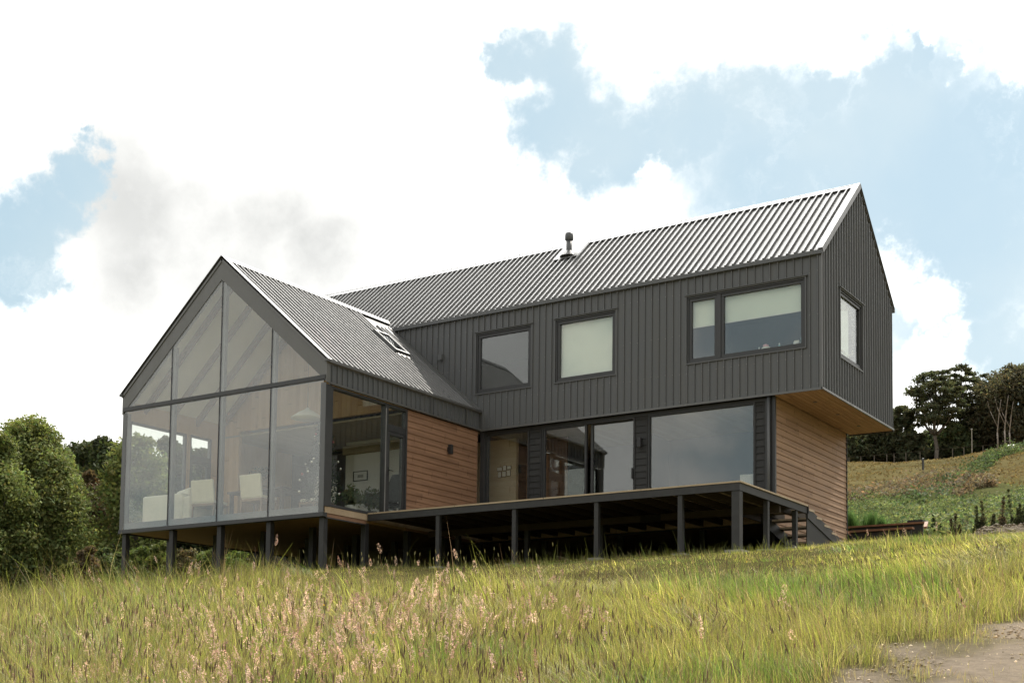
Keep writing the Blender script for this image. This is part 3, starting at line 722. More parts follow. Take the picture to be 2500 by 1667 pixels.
# side wall in cedar and its glazing
sw = lambda a, c, b: (-.045 + c, a, b)
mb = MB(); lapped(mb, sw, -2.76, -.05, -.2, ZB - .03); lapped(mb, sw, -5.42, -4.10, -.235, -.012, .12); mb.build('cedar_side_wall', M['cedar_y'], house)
mb = MB(); mb.box(-.14, .0, -5.47, -5.30, -.02, ZB - .03); mb.build('corner_post', M['frame'], house)
mb = MB(sw); frame_ring(mb, -5.298, -3.50, -.01, ZB - .035, .05, -.09, .035); wl = mb.build('window', M['frame'], house)
mb = MB(sw); mb.box(-5.245, -3.555, -.03, -.02, .045, ZB - .09); mb.build('pane', M['glass'], wl)
mb = MB(sw); mb.box(-3.54, -3.515, .0351, .042, 0.05, 2.35); mb.build('metal_bead', M['tarn'], wl)
mb = MB(sw); frame_ring(mb, -3.498, -2.77, -.01, ZB - .035, .06, -.09, .03); mb.box(-3.435, -2.832, -.09, .02, 1.885, 2.03); d = mb.build('door', M['frame'], house)
mb = MB(sw); frame_ring(mb, -3.432, -2.835, .055, 1.88, .07, -.08, .012, .1); mb.build('door_leaf', M['frame'], d)
mb = MB(sw); mb.box(-3.36, -2.91, -.03, -.02, .16, 1.805); mb.build('pane', M['glass'], d)
mb = MB(sw); mb.box(-3.43, -2.835, -.03, -.02, 2.035, 2.40); mb.build('pane', M['glass'], d)
mb = MB(sw); mb.bar((-3.40, .013, 1.02), (-3.40, .06, 1.02), .012, n=8); mb.bar((-3.40, .055, 1.02), (-3.28, .055, 1.02), .011, n=8); mb.box(-3.42, -3.38, .012, .018, .90, 1.08); mb.build('handle', M['black'], d)
wall_lamp(sw, -1.24, 1.83)
mb = MB(front); mb.box(-1.21, -1.10, .032, .11, 4.33, 4.47); mb.build('vent_hood', M['sheet'], house)
# glass gable: edge posts, sill, mullions, transom and eight panes
yg = -L
mb = MB()
mb.box(-W + .005, -W + .13, yg - .005, yg + .12, -.17, 2.52); mb.box(-.13, -.003, yg - .005, yg + .0085 + .0, -.17, 2.50); mb.box(-.13, -.145 + .0, yg + .0, yg + .12, -.17, 2.50)
mb.box(-W + .135, -.135, yg + .02, yg + .12, -.15, -.005)
gf = mb.build('gable_frame', M['greyframe'], house)
cuts = [-W + .06, -4.55, -3.03, -1.53, -.06]
for x in cuts[1:4]: mb = MB(); mb.box(x - .035, x + .075, yg + .03, yg + .12, .0, o(x) - bw - .03); mb.build('mullion', M['greyframe'], gf)
mb = MB(); mb.box(-W + .01, -.01, yg - .03, yg + .10, ZT - .045, ZT + .045); mb.build('transom', M['frame'], gf)
mb = MB(); mb.box(-W + .0, .012, yg - .03, yg + .1, -.235, -.152); mb.build('bottom_rail', M['frame'], gf)
gt = lambda x: o(x) - bw + .0
for i in range(4):
    a, b = cuts[i] + .014, cuts[i+1] - .014
    mb = MB(); mb.box(a, b, yg - .002, yg + .010, -.148, ZT - .048); mb.build('pane', M['glass_g'], gf)
    mb = MB()
    if i == 0: pl = [(-W + .16, ZT + .048), (b, ZT + .048), (b, gt(b))]
    elif i == 3: pl = [(a, ZT + .048), (-.16, ZT + .048), (a, gt(a))]
    else: pl = [(a, ZT + .048), (b, ZT + .048), (b, gt(b)), (a, gt(a))]
    mb.prism([(p[0], yg - .002, p[1]) for p in pl], (0, .012, 0)); mb.build('pane', M['glass_g'], gf)
for x in cuts[1:4]: mb = MB(); mb.box(x - .013, x + .013, yg - .006, yg + .012, -.15, gt(x) + .01); mb.build('glass_joint', M['black'], gf)
# white sloping ceiling and rafters of the high room
mb = MB()
ci = .10
mb.prism([(-.12, yg + .12, FE - ci - .04), (-.12, -.02, FE - ci - .04), (-W/2, -.02, FR - ci), (-W/2, yg + .12, FR - ci)], (0, 0, .02))
mb.prism([(-W + .12, yg + .12, FE - ci - .04), (-W + .12, -.02, FE - ci - .04), (-W/2, -.02, FR - ci), (-W/2, yg + .12, FR - ci)], (0, 0, .02)); mb.build('sloping_ceiling', M['ceil'], house)
for y in (-5.0, -4.2, -3.4, -2.65):
    for s in (-1, 1):
        xa = -W/2 + s * (W/2 - .14)
        mb = MB(); mb.prism([(xa, y, FE - .155), (-W/2, y, FR - .112), (-W/2, y, FR - .30), (xa, y, FE - .34)], (0, .075, 0)); mb.build('rafter', M['rafter'], house)
# underside and stilts
mb = MB(); mb.box(-W + .05, -.05, yg + .11, -.01, -.205, -.155); mb.build('underside', M['ply'], house)
mb = MB(); mb.box(-W + .01, -W + .045, yg + .1, 0, -.235, -.15); mb.build('edge_beam', M['post'], house)
mb = MB(); mb.box(-.04, -.005, yg + .1, -4.12, -.26, -.236); mb.build('edge_beam', M['post'], house)
def post_mesh(x, y, top, s=.06):
    z = float(ground_z(x, y)) - .3
    mb = MB(); mb.box(x - s, x + s, y - s, y + s, z, top); return mb.build('post', M['post'], house, bevel=.006)
for x in (-6.02, -4.48, -3.0, -1.56, -.1):
    for y in (-5.36, -4.05, -2.6, -1.2, .2): post_mesh(x, y, -.236 if y < -5 else -.206, .062)
for x in (1.6, 3.6, 5.6, 7.2):
    for y in (.4, 2.4, 4.3): post_mesh(x, y, -.18)
mb = MB(); mb.box(-W + .5, XG - .1, D - .42, D - .36, -1.6, -.18); mb.box(XG - .09, XG - .03, .2, D - .22, -.9, -.18); mb.build('skirting_wall', M['post'], house)

# ------------------------------------------------------------------ the deck
deck = thing('timber_deck', 'long raised timber deck with black edge beam standing on thin posts', 'deck', (4.2, -2, -1.2))
DK = 4.09
mb = MB(); y = -DK - .015
while y < Y1 - .06:
    mb.box(.012, 8.42 if y < -.9 else 7.36, y, min(y + .116, Y1 - .055), -.028, 0.0)
    y += .122
mb.build('deck_boards', M['deck'], deck)
mb = MB(); mb.box(.0, 8.395, -DK, -DK + .045, -.165, -.030); mb.build('edge_beam', M['post'], deck)
mb = MB(); mb.box(8.35, 8.395, -DK + .0455, -.78, -.165, -.030); mb.build('edge_beam', M['post'], deck)
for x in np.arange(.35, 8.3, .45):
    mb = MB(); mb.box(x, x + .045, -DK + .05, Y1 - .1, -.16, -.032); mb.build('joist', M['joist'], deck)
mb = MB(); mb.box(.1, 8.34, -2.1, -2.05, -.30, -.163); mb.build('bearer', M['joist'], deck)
def deck_post(x, y, s): 
    z = float(ground_z(x, y)) - .3
    mb = MB(); mb.box(x - s, x + s, y - s, y + s, z, -.167 if y < -2.3 or x > 8 else -.302); pp = mb.build('post', M['post'], deck, bevel=.005)
    mb = MB(); g0 = float(ground_z(x, y)); mb.box(x - s - .09, x + s + .09, y - s - .09, y + s + .09, g0 - .2, g0 + .07); mb.build('footing', M['concrete'], pp)
for x in (1.81, 3.66, 5.50, 7.23): deck_post(x, -4.02, .046)
deck_post(8.31, -4.0, .075)
for y in (-2.72, -1.30): deck_post(8.33, y, .045)
for x in (.9, 2.7, 4.5, 6.3): deck_post(x, -2.07, .05)
mb = MB()
st = Vector((0, 2.2, -.66)).normalized()
for x in (8.36,):
    mb.prism([(x, -.80, -.03), (x, -.80, -.25), (x, 1.55, -.78), (x, 1.55, -.56)], (.045, 0, 0))
mb.prism([(7.42, -.78, -.06), (7.42, -.78, -.30), (7.42, 1.55, -.9), (7.42, 1.55, -.62)], (.045, 0, 0))
stairs = mb.build('stairs', M['post'], deck)
mb = MB(); mb.prism([(8.365, -.79, -.10), (8.365, 1.5, -.60), (8.365, 1.5, -1.1), (8.365, -.79, -1.3)], (.02, 0, 0)); mb.build('side_panel', M['post'], stairs)
mb = MB(); mb.box(8.39, 8.42, -.8, -.79, -.16, 0); mb.build('end_plate', M['black'], stairs)
for i in range(5):
    mb = MB(); yy = -.74 + i * .43; zz = -.06 - i * .105; mb.box(7.42, 8.41, yy, yy + .30, zz - .04, zz); mb.build('tread', M['deck'], stairs)

# ------------------------------------------------------------------ things in and on the house
def chair(name='dining_chair'):
    t = thing(name, 'x', 'chair', (0, 0, 0), 'cream dining chairs behind the glass gable')
    mb = MB(); mb.box(-.30, .30, -.24, .24, .40, .47); mb.build('seat', M['fabric'], t, bevel=.02)
    mb = MB(); mb.prism([(-.31, -.25, .42), (.31, -.25, .42), (.31, -.19, .42), (-.31, -.19, .42)], (0, -.07, .50)); mb.build('backrest', M['fabric'], t, bevel=.02)
    mb = MB(); mb.box(-.32, .32, -.26, .25, .345, .399); mb.build('seat_frame', M['chairwood'], t)
    for sx in (-1, 1):
        for sy in (-1, 1):
            mb = MB(); mb.bar((sx * .295, sy * .225, .345), (sx * .30, sy * .25, 0), .03, .02); mb.build('leg', M['chairwood'], t)
    return t
FL = -.02
c0 = chair()
chairs = [((-2.53, -4.72, FL), 0.0, 'cream dining chair in front of the dark wall, its square back to the glass gable'),
          ((-4.03, -4.72, FL), .12, 'cream dining chair beside the white sofa, nearest the left windows'),
          ((-1.72, -3.75, FL), 1.5, 'cream dining chair nearest the decorated tree, seen side on')]
for i, (p, rz, lab) in enumerate(chairs):
    if i == 0: c0.location = p; c0.rotation_euler = (0, 0, rz); c0['label'] = lab
    else: dup(c0, p, rz, lab)
t = thing('dining_table', 'dark wooden dining table behind the glass gable between the cream chairs', 'table', (-3.2, -3.75, FL))
WORLD_SPACE = True
mb = MB(); mb.box(-4.05, -2.35, -4.2, -3.3, .70, .745); mb.build('tabletop', M['darkwood'], t, bevel=.008)
for x in (-3.97, -2.43):
    for y in (-4.12, -3.38): mb = MB(); mb.box(x - .035, x + .035, y - .035, y + .035, FL, .699); mb.build('leg', M['darkwood'], t)
def leaves(n, centers, rad, size, col, var=.25, up=0.0, squash=1.0, seed=0, shell=.75):
    """leaf quads on the surface of lobes: centers (k,3), rad (k,)"""
    r = np.random.default_rng(seed); k = len(centers); idx = r.integers(0, k, n)
    d = r.normal(size=(n, 3)); d /= np.linalg.norm(d, axis=1)[:, None]
    rr = np.asarray(rad)[idx] * (shell + (1.08 - shell) * r.random(n))
    o = d * rr[:, None]; o[:, 2] *= squash
    P = np.asarray(centers)[idx] + o
    nrm = d * .6 + r.normal(size=(n, 3)) * .75; nrm[:, 2] += up; nrm /= np.linalg.norm(nrm, axis=1)[:, None] + 1e-9
    a = np.cross(nrm, r.normal(size=(n, 3))); a /= np.linalg.norm(a, axis=1)[:, None] + 1e-9
    b = np.cross(nrm, a); s = size * (.6 + .8 * r.random(n))[:, None]
    V = np.stack([P - a * s * .9, P - b * s * .42, P + a * s * .9, P + b * s * .42], 1).reshape(-1, 3)
    F = np.arange(n * 4).reshape(-1, 4)
    lob = r.normal(size=k)[idx] * .5 + r.normal(size=n) * .7
    C = np.asarray(col)[None] * np.exp(var * lob)[:, None]; C[:, 0] *= np.exp(.12 * r.normal(size=n))
    return V, F, np.clip(np.repeat(C, 4, 0), 0, .8)
v = thing('vase', 'dark vase of leafy flowers standing on the dining table', 'vase', (-3.5, -3.8, .745))
mb = MB(); mb.lathe([(.05, 0), (.09, .06), (.08, .18), (.045, .26), (.06, .30)], 14, (-3.5, -3.8, .745)); mb.build('pot', M['darkwall'], v, True)
V_, F_q, C_ = leaves(260, np.array([[-3.5, -3.8, 1.18], [-3.62, -3.8, 1.12], [-3.38, -3.8, 1.12], [-3.3, -3.75, 1.22]]), [.16, .14, .14, .1], .045, (.05, .075, .03), seed=5)
np_mesh('foliage', V_, [F_q], M['leaf'], C_, v)
s = thing('sofa', 'white sofa inside the left window of the glass wing', 'sofa', (-5.1, -4.4, FL))
mb = MB(); mb.box(-5.75, -4.52, -4.9, -4.0, .02, .42); mb.build('seat', M['sofa'], s, bevel=.04)
mb = MB(); mb.box(-5.80, -4.50, -5.12, -4.91, .02, .64); mb.build('backrest', M['sofa'], s, bevel=.04)
mb = MB(); mb.box(-4.50, -4.30, -5.1, -4.0, .02, .56); mb.build('armrest', M['sofa'], s, bevel=.04)
mb = MB()
for x in (-5.7, -4.4):
    for y in (-5.05, -4.1): mb = MB(); mb.box(x - .03, x + .03, y - .03, y + .03, FL, .02); mb.build('leg', M['darkwood'], s)
mb = MB(); mb.prism([(-5.0, -4.90, .43), (-4.55, -4.90, .43), (-4.50, -4.90, .80), (-4.95, -4.90, .72)], (0, .14, .02)); c = mb.build('cushion', M['sofa'], None, bevel=.05); tag(c, 'pale cushion leaning on the back of the white sofa', 'cushion')
# decorated tree in the corner
x0, y0 = -.88, -4.55
ct = thing('decorated_tree', 'dark green christmas tree with red and silver baubles in the glass corner', 'tree', (x0, y0, FL))
cs, rs = [], []
r_ = np.random.default_rng(3)
for i in range(46):
    h = i / 46; z = .25 + 1.75 * h; R = .48 * (1 - h) + .03; a = i * 2.4
    cs.append([x0 + R * .7 * math.cos(a), y0 + R * .7 * math.sin(a), z]); rs.append(.10 + .10 * (1 - h))
V_, F_q, C_ = leaves(3400, np.array(cs), rs, .035, (.022, .042, .020), seed=6, shell=.2)
np_mesh('foliage', V_, [F_q], M['leaf'], C_, ct)
mb = MB(); mb.tube([(x0, y0, FL), (x0, y0, 2.0)], [.035, .008], 8); mb.build('trunk', M['bark'], ct)
for i in range(26):
    h = r_.random(); z = .35 + 1.6 * h; R = .50 * (1 - h) + .07; a = r_.random() * 6.28
    mb = MB(); mb.lathe([(.004, -.03), (.022, -.02), (.03, 0), (.022, .02), (.004, .03)], 10, (x0 + R * math.cos(a), y0 + R * math.sin(a), z)); mb.build('bauble', M['red'] if i % 4 == 0 else M['silver'], ct, True)
pl = thing('pendant_lamp', 'white dish pendant lamp hanging in the glass wing', 'lamp', (-1.75, -4.1, 2.2))
mb = MB(); mb.lathe([(.36, 0), (.35, .02), (.20, .13), (.06, .20), (.03, .24)], 24, (-1.75, -4.1, 2.2)); mb.build('lamp_shade', M['white'], pl, True)
mb = MB(); mb.tube([(-1.75, -4.1, 2.44), (-1.75, -4.1, 4.12)], [.006, .006], 6); mb.build('cord', M['black'], pl)
def picture(name, lab, x0, x1, y, z0, z1, art='art'):
    t = thing(name, lab, 'picture', ((x0 + x1) / 2, y, z0))
    mb = MB(); fr = lambda a, c, b: (a, y - c, b); mb.fr = fr; frame_ring(mb, x0, x1, z0, z1, .022, 0, .022); mb.build('frame', M['black'], t)
    mb = MB(fr); mb.box(x0 + .0225, x1 - .0225, 0.001, .008, z0 + .0225, z1 - .0225); mb.build('mount', M['white'], t)
    mb = MB(fr); w, h = x1 - x0, z1 - z0; mb.box(x0 + w * .3, x1 - w * .3, .0085, .011, z0 + h * .34, z1 - h * .36); mb.build('print', M[art], t)
picture('picture_frame', 'black framed print hung on the white wall behind the side window', -3.36, -2.90, -.621, 1.45, 1.70)
k_ = 0
g = 'photo frames grouped on the hall wall'
labs = ['top left white photo frame of the hall wall group', 'top middle white photo frame of the hall wall group', 'top right white photo frame of the hall wall group', 'bottom left white photo frame of the hall wall group', 'bottom middle white photo frame of the hall wall group', 'bottom right white photo frame of the hall wall group']
for (a, b, z0, z1), lab in zip([(.20, .30, 1.66, 1.76), (.315, .38, 1.66, 1.79), (.395, .47, 1.68, 1.77), (.22, .285, 1.50, 1.645), (.30, .375, 1.51, 1.645), (.39, .46, 1.52, 1.665)], labs):
    a, b = (a - .2) / .27 * .41 - .10, (b - .2) / .27 * .41 - .10
    t = thing('photo_frame', lab, 'photo frame', ((a + b) / 2, .898, z0), g)
    mb = MB(); mb.box(a, b, .885, .899, z0, z1); mb.build('frame', M['black'], t); mb = MB(); mb.box(a + .009, b - .009, .878, .8845, z0 + .009, z1 - .009); mb.build('mount', M['white'], t)
sp = thing('socket_plate', 'pair of small socket plates low on the white wall', 'socket', (-3.2, -.62, .95))
for x in (-3.36, -3.22): mb = MB(); mb.box(x, x + .10, -.628, -.621, .95, 1.02); mb.build('plate', M['darkwall'], sp)
# plant pots inside the side glazing
def plant(x, y, h, lab, seed, pot='white'):
    t = thing('house_plant', lab, 'plant', (x, y, FL))
    mb = MB(); mb.lathe([(.10, 0), (.13, .22), (.12, .24)], 14, (x, y, FL)); mb.build('pot', M[pot], t, True)
    V_, F_q, C_ = leaves(420, np.array([[x, y, h], [x + .12, y, h - .12], [x - .12, y + .05, h - .1]]), [.20, .16, .16], .06, (.14, .17, .10), seed=seed, shell=.3); np_mesh('foliage', V_, [F_q], M['leaf'], C_, t)
plant(-.55, -3.95, .48, 'pale leafy pot plant on the floor behind the side window', 11)
plant(-.75, -3.05, .55, 'grey leafy pot plant behind the glazed side door', 12, 'darkwall')
oc = thing('office_chair', 'black swivel chair standing behind the glazed side door', 'chair', (-1.0, -2.2, FL))
mb = MB(); mb.box(-1.25, -.75, -2.45, -1.95, .45, .53); mb.build('seat', M['black'], oc, bevel=.03)
mb = MB(); mb.prism([(-1.22, -1.95, .60), (-.78, -1.95, .60), (-.74, -1.90, 1.0), (-.85, -1.88, 1.25), (-1.15, -1.88, 1.25), (-1.26, -1.90, 1.0)], (0, .06, 0)); mb.build('backrest', M['black'], oc, bevel=.02)
mb = MB(); mb.tube([(-1, -2.2, .08), (-1, -2.2, .45)], [.03, .03], 8); mb.box(-1.03, -.97, -1.95, -1.88, .5, .62); mb.box(-1.03, -.97, -2.1, -1.9, .41, .449); mb.build('stem', M['black'], oc)
for a in range(5):
    mb = MB(); mb.bar((-1, -2.2, .09), (-1 + .28 * math.cos(a * 1.257), -2.2 + .28 * math.sin(a * 1.257), .03), .025, .02, 6); mb.build('foot', M['black'], oc)
# roller blinds upstairs
def blind(lab, a0, a1, z0, z1, y=.12, cat='blind'):
    t = thing('roller_blind', lab, cat, ((a0 + a1) / 2, y, z1), 'roller blinds in the upper windows')
    mb = MB(); mb.box(a0, a1, y, y + .006, z0, z1); mb.build('cloth', M['blind'], t)
    mb = MB(); mb.box(a0, a1, y - .006, y + .012, z0 - .02, z0 - .001); mb.build('bottom_bar', M['white'], t)
    mb = MB(); mb.bar((a0, y + .02, z1 + .03), (a1, y + .02, z1 + .03), .03, n=10); mb.build('roller', M['white'], t)
blind('white roller blind drawn fully down in the square upper window', 2.15, 3.60, 3.49, 4.77)
blind('white roller blind half down in the small pane of the wide window', 5.47, 6.09, 4.20, 4.77)
blind('white roller blind half down in the large pane of the wide window', 6.20, 8.0, 4.20, 4.77)
t = thing('roller_blind', 'white roller blind behind the end gable window', 'blind', (XR - .2, 1.7, 4.77), 'roller blinds in the upper windows')
mb = MB(); mb.box(XR - .165, XR - .16, 1.13, 2.10, 3.48, 4.77); mb.build('cloth', M['blind'], t); mb = MB(); mb.bar((XR - .18, 1.13, 4.80), (XR - .18, 2.10, 4.80), .03, n=10); mb.build('roller', M['white'], t)
# tinsel in the end window
tz = thing('tinsel_garland', 'silvery tinsel garland draped round the end gable window', 'garland', (XR - .13, 1.8, 4.6))
pts = [(1.12, 4.72), (1.35, 4.62), (1.6, 4.56), (1.85, 4.62), (2.1, 4.70), (2.3, 4.5), (2.32, 4.1), (2.3, 3.75), (2.0, 3.62), (1.6, 3.66), (1.2, 3.60)]
cs = []
for (a, b), (c_, d_) in zip(pts[:-1], pts[1:]):
    for q in np.linspace(0, 1, 7): cs.append([XR - .135, a + (c_ - a) * q, b + (d_ - b) * q])
V_, F_q, C_ = leaves(520, np.array(cs), [.03] * len(cs), .022, (.6, .56, .48), .5, seed=9, shell=.1); np_mesh('strands', V_, [F_q], M['seed'], C_, tz)
cb = thing('shelf_side', 'dark brown cupboard side behind the end gable window', 'cupboard', (XR - .3, 2.3, 2.62)); mb = MB(); mb.box(XR - .42, XR - .19, 2.12, 2.50, 2.625, 4.85); mb.build('carcass', M['darkwood'], cb)
# things on the sill of the wide window
def bottle(lab, x, prof, mat, name='bottle', cat='bottle'):
    t = thing(name, lab, cat, (x, .24, 3.465)); mb = MB(); mb.lathe(prof, 12, (x, .24, 3.4655)); mb.build('body', M[mat], t, True); return t
s1 = bottle('small white bottle on the sill left of the pink toy', 6.96, [(.02, 0), (.022, .05), (.01, .075), (.01, .10)], 'white')
mb = MB(); mb.lathe([(.012, .1005), (.012, .125)], 10, (6.96, .24, 3.4655)); mb.build('cap', M['white'], s1)
s2 = bottle('pale teal bottle on the sill right of the pink toy', 7.41, [(.045, 0), (.045, .05), (.018, .09), (.015, .12)], 'teal')
mb = MB(); mb.lathe([(.017, .1205), (.014, .15)], 10, (7.41, .24, 3.4655)); mb.build('cap', M['white'], s2)
s3 = bottle('tall teal bottle at the right end of the sill', 7.93, [(.05, 0), (.05, .20), (.025, .26)], 'teal')
mb = MB(); mb.lathe([(.022, .2605), (.022, .31)], 10, (7.93, .24, 3.4655)); mb.build('cap', M['teal'], s3)
tb = thing('soft_toy', 'pink and grey soft toy slumped on the window sill', 'soft toy', (7.12, .24, 3.465))
mb = MB(); mb.lathe([(.05, 0), (.11, .02), (.12, .06), (.08, .10), (.02, .115)], 14, (7.12, .24, 3.4655)); mb.build('body', M['fabric'], tb, True)
mb = MB(); mb.lathe([(.02, .09), (.06, .11), (.06, .15), (.02, .17)], 12, (7.11, .24, 3.4655)); mb.build('head', M['pink'], tb, True)
for lab, a, b, h in (('stack of white tissue boxes by the tall teal bottle', 7.74, 7.86, .12), ('low pale box on the sill left of the small white bottle', 6.58, 6.80, .05)):
    t = thing('box', lab, 'box', ((a + b) / 2, .24, 3.465)); mb = MB(); mb.box(a, b, .18, .28, 3.4655, 3.4655 + h); mb.build('carton', M['white'], t, bevel=.004)
    mb = MB(); mb.box(a + .01, b - .01, .2, .26, 3.4655 + h + .0005, 3.4655 + h + .025); mb.build('lid', M['fabric'], t, bevel=.004)
cu = thing('curtain', 'sheer white curtain drawn aside at the right of the large window', 'curtain', (6.68, .5, 0))
mb = MB(); xs = np.linspace(6.45, 6.86, 40)
for i in range(39): mb.poly([(xs[i], .42 + .03 * math.sin(i * 1.3), .02), (xs[i+1], .42 + .03 * math.sin(i * 1.3 + 1.3), .02), (xs[i+1], .42 + .03 * math.sin(i * 1.3 + 1.3), .95), (xs[i], .42 + .03 * math.sin(i * 1.3), .95)])
mb.build('cloth', M['white'], cu)
bx = thing('headboard', 'pale wooden headboard showing in the upper window over the wing roof', 'bed', (1.2, .6, 2.62)); mb = MB(); mb.box(.98, 1.55, .55, .60, 2.63, 3.86); mb.build('panel', M['beige'], bx, bevel=.01)

# ------------------------------------------------------------------ grass
def visible_pts(n, rmin, rmax, a0, a1, seed, power=1.0):
    r = np.random.default_rng(seed)
    R = np.sqrt(rmin**2 + (rmax**2 - rmin**2) * r.random(n) ** power); A = a0 + (a1 - a0) * r.random(n)
    return CAM.x - R * np.sin(A), CAM.y + R * np.cos(A), R, A
def blades(x, y, h, w, lean, col, seed, segs=3, z=None, tip=True):
    r = np.random.default_rng(seed); n = len(x)
    z = ground_z(x, y) + (vnoise(x, y, 1.7, 3) - .5) * .10 - .02 if z is None else z
    th = r.random(n) * 2 * np.pi; ld = r.normal(size=n) * .8 + 2.6 + 3.2 * (vnoise(x, y, .8, 26) - .5)     # a light breeze from one side
    dx, dy = np.cos(ld) * lean, np.sin(ld) * lean
    wx, wy = np.cos(th) * w / 2, np.sin(th) * w / 2
    rows = []
    for k in range(segs + 1):
        q = k / segs; b = q ** 1.7
        cx = x + dx * h * b; cy = y + dy * h * b; cz = z + h * (q - .28 * q * q * np.minimum(lean * 1.6, 1.2))
        f = (1 - .55 * q) if k < segs else 0.06
        rows.append((np.stack([cx - wx * f, cy - wy * f, cz], -1), np.stack([cx + wx * f, cy + wy * f, cz], -1)))
    V = np.stack([p for row in rows for p in row], 1); m = 2 * (segs + 1)
    base = (np.arange(n) * m)[:, None]
    F = np.concatenate([base + np.array([[2*k, 2*k+1, 2*k+3, 2*k+2]]) for k in range(segs)], 0)
    q = np.repeat(np.linspace(0, 1, segs + 1), 2)[None, :, None]
    C = col[:, None, :] * np.ones((1, m, 1))
    return V.reshape(-1, 3), F, C.reshape(-1, 3), np.stack([x + dx * h, y + dy * h, z + h * (1 - .28 * np.minimum(lean * 1.6, 1.2))], -1), np.stack([dx, dy], -1)
def merge(parts):
    Vs, Fs, Cs, o = [], [], [], 0
    for V, F, C in parts: Vs.append(V); Fs.append(F + o); Cs.append(C); o += len(V)
    return np.concatenate(Vs), np.concatenate(Fs), np.concatenate(Cs)
GREEN = np.array([.232, .262, .056]); OLIVE = np.array([.288, .265, .092]); STRAW = np.array([.52, .44, .24]); LUSH = np.array([.130, .205, .038]); BROWN = np.array([.185, .12, .085]); PALE = np.array([.33, .34, .17])
def in_house(x, y):
    return ((x > -6.3) & (x < 8.6) & (y > -5.6 + (x > .1) * 1.3) & (y < 4.9))
def height_zone(x, y, R):
    """tall meadow near the viewer and on the left, mown strip before the deck, medium on the right"""
    n = vnoise(x, y, 2.2, 21)
    edge = -8.9 - .55 * np.clip(x - 6.5, 0, 10) * .0 + 1.6 * (n - .5)
    tall = 1 - sstep(-.9, .9, (y - edge) - 1.6 * (1 - sstep(-2.5, 3.0, x)) * 3)
    right = sstep(8.5, 11.5, x)
    aa = polar(x, y)[1]; h = .06 + (.29 + .22 * sstep(.68, .90, aa)) * tall
    h = h * (1 - right) + right * (.07 + .09 * n + .12 * tall)
    h = h * (1 - .45 * sstep(22, 30, R))
    return h, tall
parts = []
def zone_cols(x, y, n, r, bias):
    t = r.random(n); k = vnoise(x, y, 1.6, 22) + .5 * (vnoise(x, y, .5, 23) - .5)
    c = np.where((t < .46)[:, None], GREEN, OLIVE)
    c = np.where((t > .82 - .08 * bias)[:, None], STRAW * .8, c); c = np.where((t > .91 - .09 * bias)[:, None], BROWN, c)
    lush = ((k > .72) & (t < .75))[:, None]; c = np.where(lush, LUSH, c)
    return c * np.exp(.36 * r.normal(size=n))[:, None]
def add_zone(n, rmin, rmax, seed, segs, wid, a0=-.02, a1=1.12):
    r = np.random.default_rng(seed + 500)
    x, y, R, A = visible_pts(n, rmin, rmax, a0, a1, seed)
    h, tall = height_zone(x, y, R)
    pm = path_mask(x, y); keep = (r.random(n) > pm * .94) & ~in_house(x, y) & (r.random(n) < .30 + .9 * vnoise(x, y, .26, 25))
    near = sstep(0, .6, pm); h = h * (1 - .72 * near)
    h = h * np.exp(.33 * r.normal(size=n)) * (.62 + .76 * vnoise(x, y, .42, 24))
    dry = np.exp(-(((x - 7.2) / 2.2) ** 2 + ((y + 8.0) / .45) ** 2))
    h = h * (1 - .55 * dry)
    x, y, h, R, dry, tall = [q[keep] for q in (x, y, h, R, dry, tall)]
    n = len(x); c = zone_cols(x, y, n, r, tall)
    pk = (sstep(.15, .6, path_mask(x, y)) * (r.random(n) < .7))[:, None]; c = c * (1 - pk) + STRAW * .75 * pk
    c = c * (1 - .75 * dry[:, None]) + np.array([.46, .40, .22]) * .75 * dry[:, None]
    lean = np.abs(r.normal(size=n)) * .36 + .10 + .5 * sstep(.62, .8, vnoise(x, y, 1.3, 27)); lean = lean + dry * .9
    w = wid * (.7 + .6 * r.random(n)) * (R / 14) ** .35
    V, F, C, T, D_ = blades(x, y, h, w, lean, c, seed + 1, segs)
    parts.append((V, F, C))
add_zone(125000, 6.0, 12.5, 31, 3, .0040)
add_zone(160000, 12.5, 19.0, 32, 3, .0050)
add_zone(135000, 19.0, 27.5, 33, 2, .0064)
add_zone(34000, 27.5, 36.0, 34, 2, .011, .06, .50)
# rank dark grass along the shaded edge below the deck and house
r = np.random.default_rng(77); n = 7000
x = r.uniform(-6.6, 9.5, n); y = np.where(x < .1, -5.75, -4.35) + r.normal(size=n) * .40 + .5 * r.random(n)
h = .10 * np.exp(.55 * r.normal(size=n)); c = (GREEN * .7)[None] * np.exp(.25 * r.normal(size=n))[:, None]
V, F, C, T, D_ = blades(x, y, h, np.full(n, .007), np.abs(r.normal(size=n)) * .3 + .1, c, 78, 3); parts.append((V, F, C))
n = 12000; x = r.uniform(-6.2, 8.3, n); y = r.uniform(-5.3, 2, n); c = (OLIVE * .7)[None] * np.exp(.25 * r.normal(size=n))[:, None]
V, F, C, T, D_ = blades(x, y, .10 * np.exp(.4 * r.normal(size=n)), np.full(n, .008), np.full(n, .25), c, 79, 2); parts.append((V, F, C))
V, F, C = merge(parts)
tag(np_mesh('meadow_grass', V, [F], M['grass'], C), 'green and straw coloured meadow grass covering the slope below the house', 'grass', kind='stuff')

